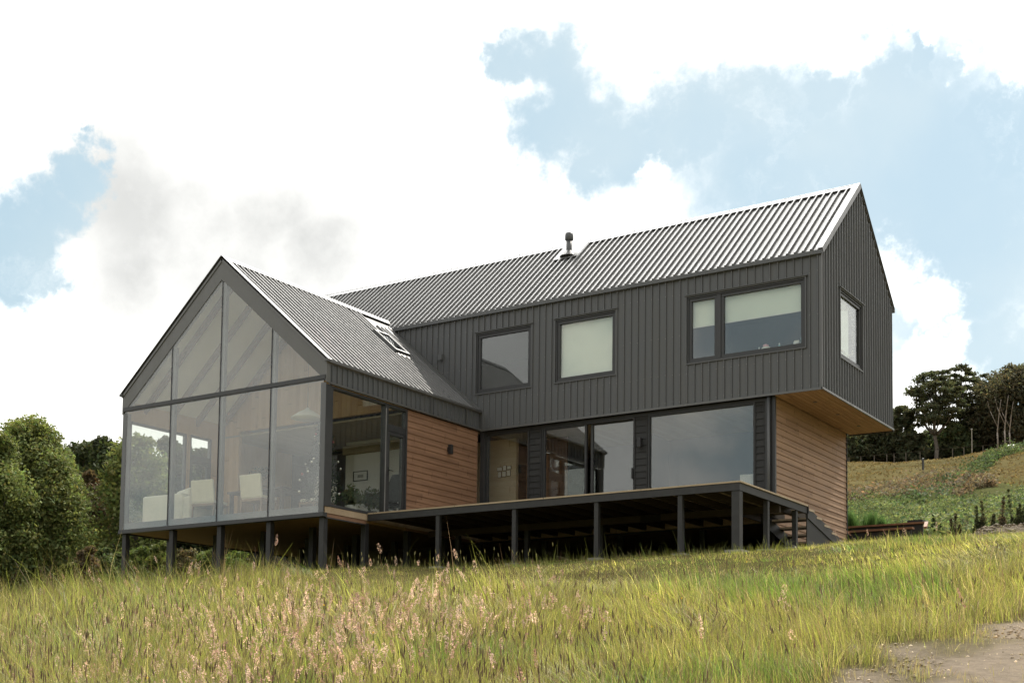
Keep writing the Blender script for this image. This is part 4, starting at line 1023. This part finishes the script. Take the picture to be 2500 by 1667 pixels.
# ---- seed heads
def spikes(x, y, h, ln, rad, col, stemcol, seed):
    n = len(x); r = np.random.default_rng(seed)
    V, F, C, T, Dr = blades(x, y, h, np.full(n, .0034), np.abs(r.normal(size=n)) * .14 + .04, stemcol, seed, 3)
    k = 5; rows = 4; prof = [.45, 1.0, .95, .25]
    d = np.stack([Dr[:, 0] * 1.4, Dr[:, 1] * 1.4, np.ones(n)], -1); d /= np.linalg.norm(d, axis=1)[:, None]
    S = []
    for j in range(rows):
        ce = T + d * (ln * (j / (rows - 1) - .15))[:, None]
        for i in range(k):
            a = 2 * np.pi * i / k; S.append(ce + np.stack([np.cos(a) * rad * prof[j], np.sin(a) * rad * prof[j], 0 * rad], -1))
    S = np.stack(S, 1); m = rows * k; b = (np.arange(n) * m)[:, None]
    FF = np.concatenate([b + np.array([[j*k + i, j*k + (i+1) % k, (j+1)*k + (i+1) % k, (j+1)*k + i]]) for j in range(rows - 1) for i in range(k)], 0)
    CC = np.repeat(col, m, 0)
    return [(V, F, C), (S.reshape(-1, 3), FF, CC)]
sp = []
for (n, r0, r1, a0, a1, hh, seed) in ((2600, 7.5, 12.5, .15, 1.05, .52, 41), (2600, 12.5, 19, .15, 1.0, .50, 42), (260, 19, 26, .15, .95, .30, 43)):
    r = np.random.default_rng(seed + 7); x, y, R, A = visible_pts(n, r0, r1, a0, a1, seed)
    k = (path_mask(x, y) < .15) & ~in_house(x, y) & (r.random(n) < (.15 + .85 * sstep(.35, .65, A))); x, y = x[k], y[k]; n = len(x)
    h_, t_ = height_zone(x, y, 0 * x); h = (h_ + .16 * (h_ / .5)) * np.exp(.16 * r.normal(size=n))
    col = np.array([.145, .092, .072])[None] * np.exp(.3 * r.normal(size=n))[:, None]; col = np.where((r.random(n) < .22)[:, None], np.array([.27, .25, .12])[None], col)
    sp += spikes(x, y, h, .080 * np.exp(.3 * r.normal(size=n)), .0043 * (.8 + .5 * r.random(n)), col, np.tile(np.array([[.15, .12, .06]]), (n, 1)), seed)
# pale timothy heads standing against the trees at the far left
r = np.random.default_rng(90); n = 70; R = r.uniform(13, 20, n); A = r.uniform(.80, .97, n); x = CAM.x - R * np.sin(A); y = CAM.y + R * np.cos(A)
sp += spikes(x, y, .62 * np.exp(.1 * r.normal(size=n)), np.full(n, .13), np.full(n, .009), np.tile(np.array([[.36, .36, .17]]), (n, 1)), np.tile(np.array([[.20, .22, .08]]), (n, 1)), 91)
r = np.random.default_rng(95); n = 60; x = r.uniform(-.3, 5.5, n); y = -6.0 - .4 * x * 0 + r.normal(size=n) * .5
sp += spikes(x, y, .34 * np.exp(.2 * r.normal(size=n)), np.full(n, .075), np.full(n, .0065), np.tile(np.array([[.38, .36, .19]]), (n, 1)), np.tile(np.array([[.20, .22, .08]]), (n, 1)), 96)
V, F, C = merge(sp); tag(np_mesh('seed_spikes', V, [F], M['seed'], C), 'thin brown seed spikes standing above the meadow grass', 'grass', kind='stuff')

def panicles(x, y, h, ln, wd, col, seed, flakes=64):
    n = len(x); r = np.random.default_rng(seed)
    V, F, C, T, Dr = blades(x, y, h, np.full(n, .0038), np.abs(r.normal(size=n)) * .18 + .05, np.tile(np.array([[.28, .19, .13]]), (n, 1)), seed, 3)
    q = r.random((n, flakes)); th = r.random((n, flakes)) * 2 * np.pi; rr = (np.sin(np.pi * np.clip(q * .9 + .1, 0, 1)) ** .8) * (.35 + .65 * r.random((n, flakes)))
    d = np.stack([Dr[:, 0] * 2, Dr[:, 1] * 2, np.ones(n)], -1); d /= np.linalg.norm(d, axis=1)[:, None]
    P = T[:, None, :] + d[:, None, :] * (ln[:, None] * (q - .35))[..., None]
    th = np.floor(q * 9) * 2.4 + np.floor(r.random((n, flakes)) * 3) * 2.1 + r.normal(size=(n, flakes)) * .25
    P = P + np.stack([np.cos(th) * rr * wd[:, None], np.sin(th) * rr * wd[:, None], .25 * rr * wd[:, None]], -1)
    P = P.reshape(-1, 3); m = len(P)
    a = r.normal(size=(m, 3)); a[:, 2] += .6; a /= np.linalg.norm(a, axis=1)[:, None]; b = np.cross(a, r.normal(size=(m, 3))); b /= np.linalg.norm(b, axis=1)[:, None]
    s = (.0070 * (.6 + .8 * r.random(m)))[:, None] * np.repeat((ln / .12) ** .6, flakes)[:, None]
    Q = np.stack([P - a * s * 1.1, P - b * s * .45, P + a * s * 1.1, P + b * s * .45], 1).reshape(-1, 3)
    CC = np.repeat(np.repeat(col, flakes, 0) * np.exp(.2 * r.normal(size=m))[:, None], 4, 0)
    return [(V, F, C), (Q, np.arange(m * 4).reshape(-1, 4), CC)]
pn = []
def pan_group(n, xc, yc, sx, sy, hh, seed, ln=.125):
    r = np.random.default_rng(seed); x = xc + sx * r.normal(size=n); y = yc + sy * r.normal(size=n)
    k = (path_mask(x, y) < .1) & ~in_house(x, y); x, y = x[k], y[k]; n = len(x)
    col = np.array([.56, .40, .395])[None] * np.exp(.18 * r.normal(size=n))[:, None]; col = np.where((r.random(n) < .3)[:, None], np.array([.36, .225, .215])[None], col)
    return panicles(x, y, hh * np.exp(.13 * r.normal(size=n)), ln * 1.10 * np.exp(.25 * r.normal(size=n)), .029 * np.exp(.3 * r.normal(size=n)), np.clip(col, 0, .8), seed + 1)
def at(r_, u):   # point on the slope at distance r_ along a bearing given as fraction 0..1 across the view
    a = .955 + (.205 - .955) * u; return CAM.x - r_ * math.sin(a), CAM.y + r_ * math.cos(a)
HS = .84
for (n, u, rr_, sx, sy, hh) in ((90, .03, 15.5, 1.3, 1.2, .60), (120, .13, 16.5, 1.3, 1.2, .62), (110, .22, 17.0, 1.2, 1.0, .64), (80, .285, 13.2, .5, .9, .58), (70, .30, 15.5, .5, .8, .66), (40, .33, 11.8, .4, .6, .55), (45, .20, 12.6, .9, .8, .52),
                              (45, .37, 14.5, .6, .9, .52), (28, .43, 12.3, .5, .7, .52), (40, .10, 11.5, .9, .7, .50), (40, .05, 12.5, .7, .8, .55), (26, .48, 13.5, .6, .7, .48), (26, .30, 10.2, .6, .5, .46), (34, .17, 21.5, 2.2, .9, .80), (16, .30, 20.5, .6, .8, .72), (14, .62, 12.5, 1.2, 1.0, .42), (9, .88, 27.5, .7, .5, .40)):
    px, py = at(rr_, u); pn += pan_group(int(n * 1.15), px, py, sx * 1.45, sy * 1.45, hh * HS, int(1000 + u * 1000 + rr_ * 7))
V, F, C = merge(pn); tag(np_mesh('pink_seed_grass', V, [F], M['seed'], C), 'feathery pale pink seed heads drifting over the left of the meadow', 'grass', kind='stuff')

# ---- yellow flowers
def flower(p, lab, s, seed):
    x, y, z = p; t = thing('yellow_flower', lab, 'flower', (x, y, z), 'yellow flowers dotted in the meadow')
    g_ = float(ground_z(x, y)); mb = MB(); mb.tube([(x, y, g_), (x + .01, y, z - .005)], [.003, .0025], 6); mb.build('stem', M['leafgreen'], t)
    mb = MB()
    for k in range(13):
        a = k * 2 * math.pi / 13; c_, s_ = math.cos(a), math.sin(a)
        mb.poly([(x, y, z), (x + s * .6 * (c_ * .9 - s_ * .2), y + s * .6 * (s_ * .9 + c_ * .2), z + .006), (x + s * c_, y + s * s_, z + .009), (x + s * .6 * (c_ * .9 + s_ * .2), y + s * .6 * (s_ * .9 - c_ * .2), z + .006)])
    mb.lathe([(s * .35, -.006), (s * .3, .008), (.001, .012)], 8, (x, y, z)); mb.build('flower_head', M['yellow'], t)
M['leafgreen'] = m_plain('stem_green', (.10, .15, .04), .7)
for i, (u, r_, hh, s_, lab) in enumerate(((.18, 14.5, .58, .022, 'yellow flower in the pink grass below the glass gable'), (.137, 11.3, .50, .018, 'yellow flower low at the left of the meadow'), (.307, 14.2, .62, .022, 'yellow flower to the right of the pink grass drift'), (.113, 10.2, .46, .018, 'yellow flower nearest the bottom left corner'),
        (.357, 12.6, .50, .018, 'yellow flower amid brown spikes left of the picture centre'), (.67, 13.6, .36, .016, 'yellow flower in short grass right of the picture centre'), (.64, 12.0, .34, .015, 'small yellow flower in the green grass below the deck'), (.735, 18.5, .24, .016, 'small yellow flower before the right end of the deck'))):
    px, py = at(r_, u); flower((px, py, float(ground_z(px, py)) + hh), lab, s_, i)

# ---- pebbles on the track, gravel bank
def stones(n, x, y, s, seed, col):
    r = np.random.default_rng(seed)
    z = ground_z(x, y) + (vnoise(x, y, 1.7, 3) - .5) * .10
    base = np.array([[1,0,0],[-1,0,0],[0,1,0],[0,-1,0],[0,0,1],[0,0,-1]], float)
    T = np.array([[0,2,4],[2,1,4],[1,3,4],[3,0,4],[2,0,5],[1,2,5],[3,1,5],[0,3,5]])
    V = base[None] * s[:, None, None] * (.5 + r.random((n, 6, 1))) * np.array([1, 1, .6]); V = V + np.stack([x, y, z + s * .15], -1)[:, None]
    F = (np.arange(n) * 6)[:, None, None] + T[None]
    C = np.repeat(np.asarray(col)[None] * np.exp(.3 * r.normal(size=n))[:, None], 6, 0)
    return V.reshape(-1, 3), F.reshape(-1, 3), C
r = np.random.default_rng(55); n = 34000; x, y, R, A = visible_pts(n, 7, 17, .05, .40, 56); k = r.random(n) < path_mask(x, y) * .9; x, y = x[k], y[k]; n = len(x)
V, F, C = stones(n, x, y, np.minimum(.0062 * np.exp(.7 * r.normal(size=n)), .020), 57, (.36, .305, .245)); tag(np_mesh('gravel', V, [F], M['seed'], C), 'loose pale gravel and clods strewn over the bare track', 'gravel', kind='stuff')
def bank():
    n1, n2 = 110, 40; X, Y = np.meshgrid(np.linspace(0, 1, n1), np.linspace(0, 1, n2), indexing='ij')
    wx = 10.25 + 5.2 * X; wy = 2.6 + 3.0 * Y - .5 * X
    prof = np.sin(np.pi * np.clip(Y, 0, 1)) ** .6 * sstep(0, .09, X) * sstep(0, .1, 1 - X)
    hz = prof * (.22 + .12 * vnoise(wx, wy, .9, 61)) + prof * ((vnoise(wx, wy, .22, 62) - .5) * .14 + (vnoise(wx, wy, .09, 63) - .5) * .07)
    Z = ground_z(wx, wy) - .05 + hz
    V = np.stack([wx, wy, Z], -1).reshape(-1, 3); i = np.arange(n1 - 1)[:, None] * n2; j = np.arange(n2 - 1)[None]
    F = np.stack([i + j, i + n2 + j, i + n2 + j + 1, i + j + 1], -1).reshape(-1, 4)
    c = np.array([.19, .16, .125])[None] * (.75 + .5 * vnoise(V[:, 0], V[:, 1], .3, 64))[:, None]
    np_mesh('gravel_bank', V, [F], M['ground'], c)['kind'] = 'structure'
    n = 2600; r = np.random.default_rng(65); q = r.random(n); p = r.random(n); x = 10.25 + 5.2 * q; y = 2.6 + 3.0 * p - .5 * q
    s = .018 * np.exp(.6 * r.normal(size=n)); V, F, C = stones(n, x, y, s, 66, (.22, .19, .15)); V = V.reshape(-1, 6, 3)
    pr = np.sin(np.pi * p) ** .6 * sstep(0, .09, q) * sstep(0, .1, 1 - q); V[:, :, 2] += (pr * (.22 + .12 * vnoise(x, y, .9, 61)) - .03)[:, None]
    tag(np_mesh('bank_stones', V.reshape(-1, 3), [F], M['seed'], C), 'rough stones covering the low gravel bank right of the house', 'gravel', kind='stuff')
bank()
t = thing('timber_edging', 'low stepped edging of brown timber boards in the grass behind the stairs', 'edging', (8.2, 5.2, .2))
mb = MB(); mb.box(7.1, 8.85, 5.50, 5.56, .05, .36); mb.build('board', M['black'], t); mb = MB(); mb.box(7.05, 8.9, 5.40, 5.58, .361, .40); mb.build('rail', M['edge'], t)
mb = MB(); mb.box(7.25, 8.72, 5.0, 5.05, -.05, .18); mb.build('board', M['black'], t); mb = MB(); mb.box(7.2, 8.78, 4.9, 5.07, .181, .225); mb.build('rail', M['edge'], t)
mb = MB(); mb.prism([(8.92, 5.42, .40), (9.0, 5.42, .40), (9.1, 4.95, .22), (9.02, 4.95, .22)], (0, 0, -.05)); mb.build('sloping_rail', M['edge'], t); mb = MB(); mb.box(8.5, 8.86, 5.45, 5.7, .401, .46); mb.build('step', M['black'], t)

# ------------------------------------------------------------------ trees and scrub
def bearing(u, r_):      # u: picture column 0..2500 -> bearing, r_: distance
    d = Vector(F_) + Vector(R_) * ((u - 1250) / 3195.3); a = math.atan2(-d.x, d.y)
    return CAM.x - r_ * math.sin(a), CAM.y + r_ * math.cos(a)
def height_at(v, u, r_):  # height seen at picture row v
    d = Vector(F_) + Vector(R_) * ((u - 1250) / 3195.3) - Vector(U_) * ((v - 1478.4) / 3195.3)
    return CAM.z + d.z / math.hypot(d.x, d.y) * r_
def tree(name, lab, u, r_, vtop, halfw, col, n, size, seed, lobes=26, lobe_r=.30, trunk=True, vbase=None, shape='round', group=None, var=.28, bark='bark', low=.15, cat='tree'):
    x, y = bearing(u, r_); g_ = float(ground_z(x, y)) - .1; top = height_at(vtop, u, r_); H = top - g_
    R = halfw * r_ / 3195.3 * 1.0
    t = thing(name, lab, cat, (x, y, g_), group); rr = np.random.default_rng(seed)
    cs, rs = [], []
    for i in range(lobes):
        q = (i + rr.random()) / lobes; z = low + (1 - low) * q
        if shape == 'round': w = math.sqrt(max(.02, 1 - ((z - .52) / .50) ** 2)) 
        elif shape == 'cone': w = 1.08 - z
        elif shape == 'tiers': w = .35 + .65 * math.sin(math.pi * min(1, max(0, (1 - z) * 1.25 + .06)))
        else: w = .6 + .4 * math.sin(math.pi * z)
        a = i * 2.399 + rr.random() * .8; d_ = R * w * (.35 + .62 * rr.random() ** .6)
        lr = max(lobe_r * R, (.085 if shape != 'tiers' else .026) * H) * (.7 + .6 * rr.random()) * (.6 + .5 * w)
        cs.append([x + d_ * math.cos(a), y + d_ * math.sin(a), g_ + z * H - lr * (.6 if z > .8 else 0)]); rs.append(lr)
    sq = .26 if shape == 'tiers' else .85
    V, F, C = leaves(n, np.array(cs), rs, size, col, var, .25, sq, seed + 1, .05 if shape == 'tiers' else .35)
    np_mesh('crown', V, [F], M['leaf'], C, t)
    if trunk:
        mb = MB(); k = 6; pts = [(x + .06 * R * math.sin(i * 1.7), y + .05 * R * math.cos(i * 2.1), g_ + H * .88 * i / k) for i in range(k + 1)]
        rad = [H * .022 * (1 - .85 * i / k) + .02 for i in range(k + 1)]; mb.tube(pts, rad, 9)
        for i in range(0, lobes, 2):
            c_ = cs[i]; j = min(k, max(1, int((c_[2] - g_) / H * k * .8))); mb.tube([pts[j], ((pts[j][0] + c_[0]) / 2, (pts[j][1] + c_[1]) / 2, (pts[j][2] + c_[2]) / 2 - .04 * H), tuple(c_)], [rad[j] * .6, rad[j] * .4, rad[j] * .12], 6)
        mb.build('trunk', M[bark], t, True)
    return t
LG = (.130, .158, .056); DG = (.042, .055, .023); BG = (.055, .052, .024)
g = 'trees at the edge of the wood on the left'
tree('broadleaf_tree', 'large bright green tree at the left edge of the photo', 62, 60, 1020, 118, LG, 85000, .092, 201, 74, .27, group=g)
tree('broadleaf_tree', 'bright green tree cut by the left edge, lower than its neighbour', -40, 57, 1045, 90, LG, 42000, .095, 202, 50, .30, group=g)
tree('broadleaf_tree', 'bright green tree right of the largest one, its lobes lit on the right', 120, 58, 1105, 62, (.138, .165, .060), 38000, .09, 203, 44, .32, group=g)
tree('broadleaf_tree', 'dark olive tree in the gap between the bright tree and the glass gable', 196, 80, 1078, 80, DG, 20000, .17, 204, 40, .36, group=g)
tree('broadleaf_tree', 'dark green tree just left of the glass gable', 250, 76, 1068, 84, DG, 22000, .16, 205, 42, .36, group=g)
tree('broadleaf_tree', 'reddish brown tree in the shade left of the glass gable', 215, 66, 1150, 34, (.075, .056, .032), 9000, .13, 206, 26, .4, group=g)
tree('broadleaf_tree', 'bright green tree seen through the first glass panel', 325, 60, 1058, 74, LG, 20000, .12, 207, 44, .38, group=g)
tree('broadleaf_tree', 'dark tree seen through the first glass panel right of the bright one', 415, 84, 1070, 100, DG, 20000, .18, 208, 26, .36, group=g)
tree('broadleaf_tree', 'dark tree seen through the second glass panel', 490, 84, 1098, 96, DG, 18000, .18, 209, 24, .36, group=g)
tree('broadleaf_tree', 'low dark tree seen through the glazed door of the glass wing', 570, 88, 1120, 100, DG, 16000, .18, 210, 24, .36, group=g)
tree('broadleaf_tree', 'dark tree filling the gap behind the bright green trees', 120, 86, 1090, 100, DG, 16000, .2, 211, 26, .36, group=g)
tree('broadleaf_tree', 'dark tree behind the wood, leftmost of the far row', 20, 90, 1085, 100, DG, 14000, .2, 212, 26, .36, group=g)
g = 'bushes below the wood on the left'
for i, (u, r_, vt, hw, c, lab) in enumerate(((165, 40, 1372, 28, (.075, .085, .03), 'low brownish green bush farthest left below the dark trees'), (208, 41, 1332, 24, (.105, .08, .05), 'reddish bush left of the corner post of the glass wing'), (250, 42, 1335, 28, (.08, .105, .04), 'green bush just left of the corner post'), (332, 46, 1332, 34, (.085, .115, .035), 'green bush seen under the floor, first right of the corner post'),
        (385, 46, 1322, 30, (.10, .12, .035), 'yellowish bush seen under the floor near the second post'), (450, 47, 1335, 34, (.105, .09, .05), 'brownish bush seen under the floor between the posts'), (505, 48, 1338, 30, (.075, .105, .035), 'green bush seen under the floor near the third post'), (575, 50, 1340, 40, (.09, .13, .035), 'bright bush seen under the floor farthest right'), (290, 45, 1345, 30, (.06, .08, .03), 'dark bush directly behind the corner post'))):
    tree('bush', lab, u, r_, vt, hw, c, 4200, .07, 300 + i, 22, .42, True, group=g, low=.2, cat='bush')
# wood beyond the pasture on the right
g = 'trees beyond the pasture on the right'
RG = (.066, .076, .044)  # lifted leaf tone: haze over the far wood put into the colour
tree('layered_tree', 'tall layered dark tree standing clear with a straight trunk beyond the pasture', 2288, 178, 898, 66, RG, 12000, .24, 401, 70, .30, shape='tiers', low=.42, group=g)
tree('layered_tree', 'tall thin dark tree just right of the layered one, its tip highest', 2352, 184, 882, 44, RG, 5600, .24, 402, 46, .34, shape='tiers', low=.35, group=g)
tree('layered_tree', 'airy dark tree between the thin tree and the large dark mass', 2388, 186, 905, 46, RG, 5000, .24, 403, 42, .34, shape='tiers', low=.3, group=g)
tree('broadleaf_tree', 'massive dark tree at the right edge of the photo', 2485, 182, 894, 92, (.074, .072, .046), 30000, .26, 404, 90, .32, low=.22, group=g, bark='palebark')
tree('broadleaf_tree', 'rounded dark tree left of the massive one at the right edge', 2430, 186, 955, 52, (.078, .078, .050), 16000, .26, 405, 50, .28, low=.2, group=g, bark='palebark')
tree('broadleaf_tree', 'dark tree at the house corner beyond the pasture', 2200, 180, 990, 36, RG, 8000, .32, 406, 30, .34, low=.2, group=g)
tree('broadleaf_tree', 'small dark tree left of the layered tree', 2232, 180, 1056, 36, RG, 9000, .32, 407, 30, .34, low=.1, group=g)
tree('broadleaf_tree', 'dark tree half hidden behind the overhanging storey', 2160, 182, 985, 44, RG, 9000, .32, 408, 30, .34, low=.15, group=g)
for i, (u, vt, hw, c, lab) in enumerate(((2090, 1040, 50, RG, 'dark low tree below the overhanging soffit'), (2130, 1035, 42, RG, 'dark low tree right of the soffit corner'), (2335, 1035, 46, (.072, .092, .044), 'dark green understorey tree right of the straight trunk'), (2395, 1020, 42, (.085, .11, .048), 'greener understorey tree before the dark mass'), (2270, 1050, 46, RG, 'dark understorey tree at the foot of the layered tree'), (2310, 1062, 30, RG, 'low dark thicket right of the straight trunk'), (2450, 1050, 60, RG, 'dark understorey tree below the massive tree'), (2185, 1055, 40, RG, 'dark thicket above the pasture fence'), (2050, 1050, 50, RG, 'dark tree behind the cedar end wall'), (2500, 1040, 50, RG, 'dark thicket at the right edge above the pasture'))):
    tree('understorey_tree', lab, u, 188 - (i % 3) * 3, vt, hw, c, 7000, .34, 420 + i, 30, .38, True, low=.05, group=g)
def far_trunk(u, r_, v0, v1, rad, lab, fork=True):
    x, y = bearing(u, r_); g_ = float(ground_z(x, y)) - .2; z1 = height_at(v1, u, r_); t = thing('bare_trunk', lab, 'tree', (x, y, g_), 'pale trunks at the wood edge')
    mb = MB(); H = z1 - g_; mb.tube([(x, y, g_), (x - .1, y, g_ + H * .4), (x + .15, y, g_ + H * .75), (x + .4, y, z1)], [rad, rad * .8, rad * .55, rad * .2], 8); mb.build('trunk', M['palebark'], t, True)
    mb = MB(); mb.tube([(x - .05, y, g_ + H * .5), (x - .9, y, g_ + H * .8), (x - 1.2, y, g_ + H)], [rad * .5, rad * .3, rad * .1], 6); mb.build('limb', M['palebark'], t, True)
far_trunk(2443, 168, 1095, 975, .09, 'pale bare trunk leftmost of the three at the right edge'); far_trunk(2461, 168, 1090, 965, .10, 'pale bare trunk in the middle of the three at the right edge'); far_trunk(2473, 168, 1090, 980, .09, 'pale bare trunk rightmost of the three at the right edge')
# pasture fence, pole and white boulder
f = thing('pasture_fence', 'thin wire fence with grey posts along the top of the pasture', 'fence', (*bearing(2250, 167), 27))
wires = []
for u in (2075, 2104, 2137, 2168, 2186, 2215, 2250, 2292, 2330, 2358, 2405, 2440, 2490):
    x, y = bearing(u, 167.5); g_ = float(ground_z(x, y)); mb = MB(); mb.box(x - .035, x + .035, y - .035, y + .035, g_ - .3, g_ + 1.05); mb.build('post', M['bark'], f); wires.append((x, y, g_ + 1.1))
mb = MB(); mb.tube(wires, [.010] * len(wires), 4); mb.build('wire', M['bark'], f)
x, y = bearing(2378, 166); g_ = float(ground_z(x, y)); pl = thing('pale_pole', 'tall thin pale pole at the top of the pasture', 'pole', (x, y, g_)); mb = MB(); mb.tube([(x, y, g_ - .3), (x, y, g_ + 3.2)], [.055, .045], 8); mb.build('shaft', M['greywood'], pl); mb = MB(); mb.box(x - .12, x + .12, y - .08, y + .08, g_ + 3.201, g_ + 3.28); mb.build('cap', M['tarn'], pl)
x, y = bearing(2476, 165); g_ = float(ground_z(x, y)); mb = MB(); mb.lathe([(.5, -.2), (.85, .1), (.8, .5), (.5, .8), (.1, .9)], 10, (x, y, g_)); b_ = mb.build('boulder', M['white'], None); tag(b_, 'pale boulder at the upper right corner of the pasture', 'boulder')
x, y = bearing(2257, 125); g_ = float(ground_z(x, y)); st_ = thing('field_stake', 'small dark stake standing alone in the pasture', 'post', (x, y, g_)); mb = MB(); mb.box(x - .08, x + .08, y - .08, y + .08, g_ - .2, g_ + .95); mb.build('shaft', M['post'], st_); mb = MB(); mb.lathe([(.13, .951), (.1, 1.15), (.02, 1.2)], 8, (x, y, g_)); mb.build('head', M['post'], st_)
# scrub on the slope
def scrub(name, lab, n, r0, r1, u0, u1, col, size, hgt, seed, leafn=34, fn=None, flat=.6):
    rr = np.random.default_rng(seed); u = rr.uniform(u0, u1, n); R = r0 + (r1 - r0) * rr.random(n) ** .8
    ks = np.ones(n, bool) if fn is None else fn(u, R, rr); u, R = u[ks], R[ks]
    pts = np.array([bearing(a, b) for a, b in zip(u, R)]); z = ground_z(pts[:, 0], pts[:, 1]); s = np.exp(.3 * rr.normal(size=len(u)))
    far = sstep(45, 90, R); z = z + far * (vnoise(pts[:, 0], pts[:, 1], 9, 5) - .5) * 1.2
    cs = np.stack([pts[:, 0], pts[:, 1], z + hgt * s * .35], -1)
    V, F, C = leaves(len(u) * leafn, cs, hgt * s, size, col, .30, .6, flat, seed + 1, .35)
    return tag(np_mesh(name, V, [F], M['leaf'], C), lab, 'scrub', kind='stuff')
scrub('bracken', 'bright green bracken covering the slope right of the house', 3000, 37, 84, 2000, 2640, (.125, .155, .068), .085, .40, 501, 80)
scrub('bracken_clumps', 'darker clumps standing among the bright bracken', 300, 38, 86, 2000, 2640, (.065, .092, .042), .09, .55, 502, 130)
band = lambda u, R, rr: np.abs(R - (92 + (u - 2070) * .02)) < 12 * (1 - sstep(2280, 2420, u) * .9)
scrub('brown_scrub', 'grey brown scrub in a band below the pasture', 700, 78, 108, 2000, 2420, (.130, .105, .072), .14, .70, 503, 90, band)
hedge = lambda u, R, rr: np.abs(R - np.interp(u, [2200, 2300, 2370, 2490, 2600], [80, 86, 118, 160, 165])) < np.interp(u, [2200, 2300, 2490], [7, 8, 7])
scrub('hedgerow', 'line of dark green scrub climbing diagonally across the pasture', 900, 74, 168, 2200, 2500, (.065, .092, .042), .16, .8, 504, 90, hedge)
scrub('pasture_tufts', 'straw and ochre tufts of grass over the pasture', 3500, 98, 168, 2000, 2640, (.14, .108, .050), .075, .13, 505, 12)
g = 'shrubs along the crest on the right'
def spiky(u, r_, vt, hw, col, lab, seed):
    x, y = bearing(u, r_); g_ = float(ground_z(x, y)) - .05; H = height_at(vt, u, r_) - g_; R = hw * r_ / 3195.3
    t = thing('upright_shrub', lab, 'shrub', (x, y, g_), g); r = np.random.default_rng(seed); k = 4 + int(R * 14); cs, rs = [], []; mb = MB()
    for i in range(k):
        a = r.random() * 6.28; q = R * .8 * r.random() ** .7; h = H * (1 - .45 * (q / max(R, .01))) * r.uniform(.40, .9) if i else H
        bx, by = x + q * math.cos(a) * (i > 0), y + q * math.sin(a) * (i > 0); tx, ty = bx + .12 * h * r.normal(), by + .12 * h * r.normal()
        mb.tube([(bx, by, g_), ((bx + tx) / 2, (by + ty) / 2, g_ + h * .5), (tx, ty, g_ + h * .97)], [.018, .012, .004], 5)
        for s_ in np.linspace(.15, 1, 9): cs.append([bx + (tx - bx) * s_, by + (ty - by) * s_, g_ + h * s_]); rs.append(.03 + .17 * (1.08 - s_) * (.6 + R))
    mb.build('stems', M['bark'], t)
    V, F, C = leaves(int(1500 + 6000 * R), np.array(cs), rs, .032, col, .35, .5, 1.2, seed + 1, .1); np_mesh('foliage', V, [F], M['leaf'], C, t)
for i, (u, r_, vt, hw, c, lab) in enumerate(((2478, 36.5, 1196, 30, (.045, .055, .026), 'tallest dark upright shrub at the right above the gravel bank'), (2445, 36, 1215, 15, (.062, .050, .032), 'dark spiky shrub left of the tallest one'), (2412, 37, 1222, 18, (.060, .060, .032), 'spiky brownish shrub above the left end of the gravel bank'), (2390, 37, 1238, 14, (.058, .066, .034), 'small thin shrub left of the spiky brownish one'), (2330, 37, 1252, 12, (.066, .060, .038), 'small dark shrub right of the timber edging'), (2285, 38, 1255, 18, (.055, .078, .034), 'small green shrub behind the timber edging'))):
    spiky(u, r_, vt, hw * 1.25, tuple(q * 1.25 for q in c), lab, 600 + i)
def broom(u, r_, vt, hw, lab, seed, col=(.06, .115, .04)):
    x, y = bearing(u, r_); g_ = float(ground_z(x, y)); H = height_at(vt, u, r_) - g_; R = hw * r_ / 3195.3
    t = thing('broom_bush', lab, 'bush', (x, y, g_), 'broom bushes behind the house corner'); r = np.random.default_rng(seed); n = 1300
    a = r.random(n) * 6.28; q = np.sqrt(r.random(n)) * R * .5; bx, by = x + q * np.cos(a), y + q * np.sin(a)
    V, F, C, T, D_ = blades(bx, by, H * (.5 + .5 * r.random(n)), np.full(n, .012), .15 + .35 * r.random(n) * R / H, np.asarray(col)[None] * np.exp(.25 * r.normal(size=n))[:, None], seed, 3, z=np.full(n, g_ - .05))
    np_mesh('stems', V, [F], M['grass'], C, t)
broom(2085, 35, 1222, 28, 'bright green broom bush nearest the cedar end wall', 701); broom(2120, 36, 1228, 22, 'green broom bush right of the one by the cedar wall', 702); broom(2160, 37, 1245, 20, 'smaller green broom bush above the timber edging', 703)
scn.render.film_transparent = False
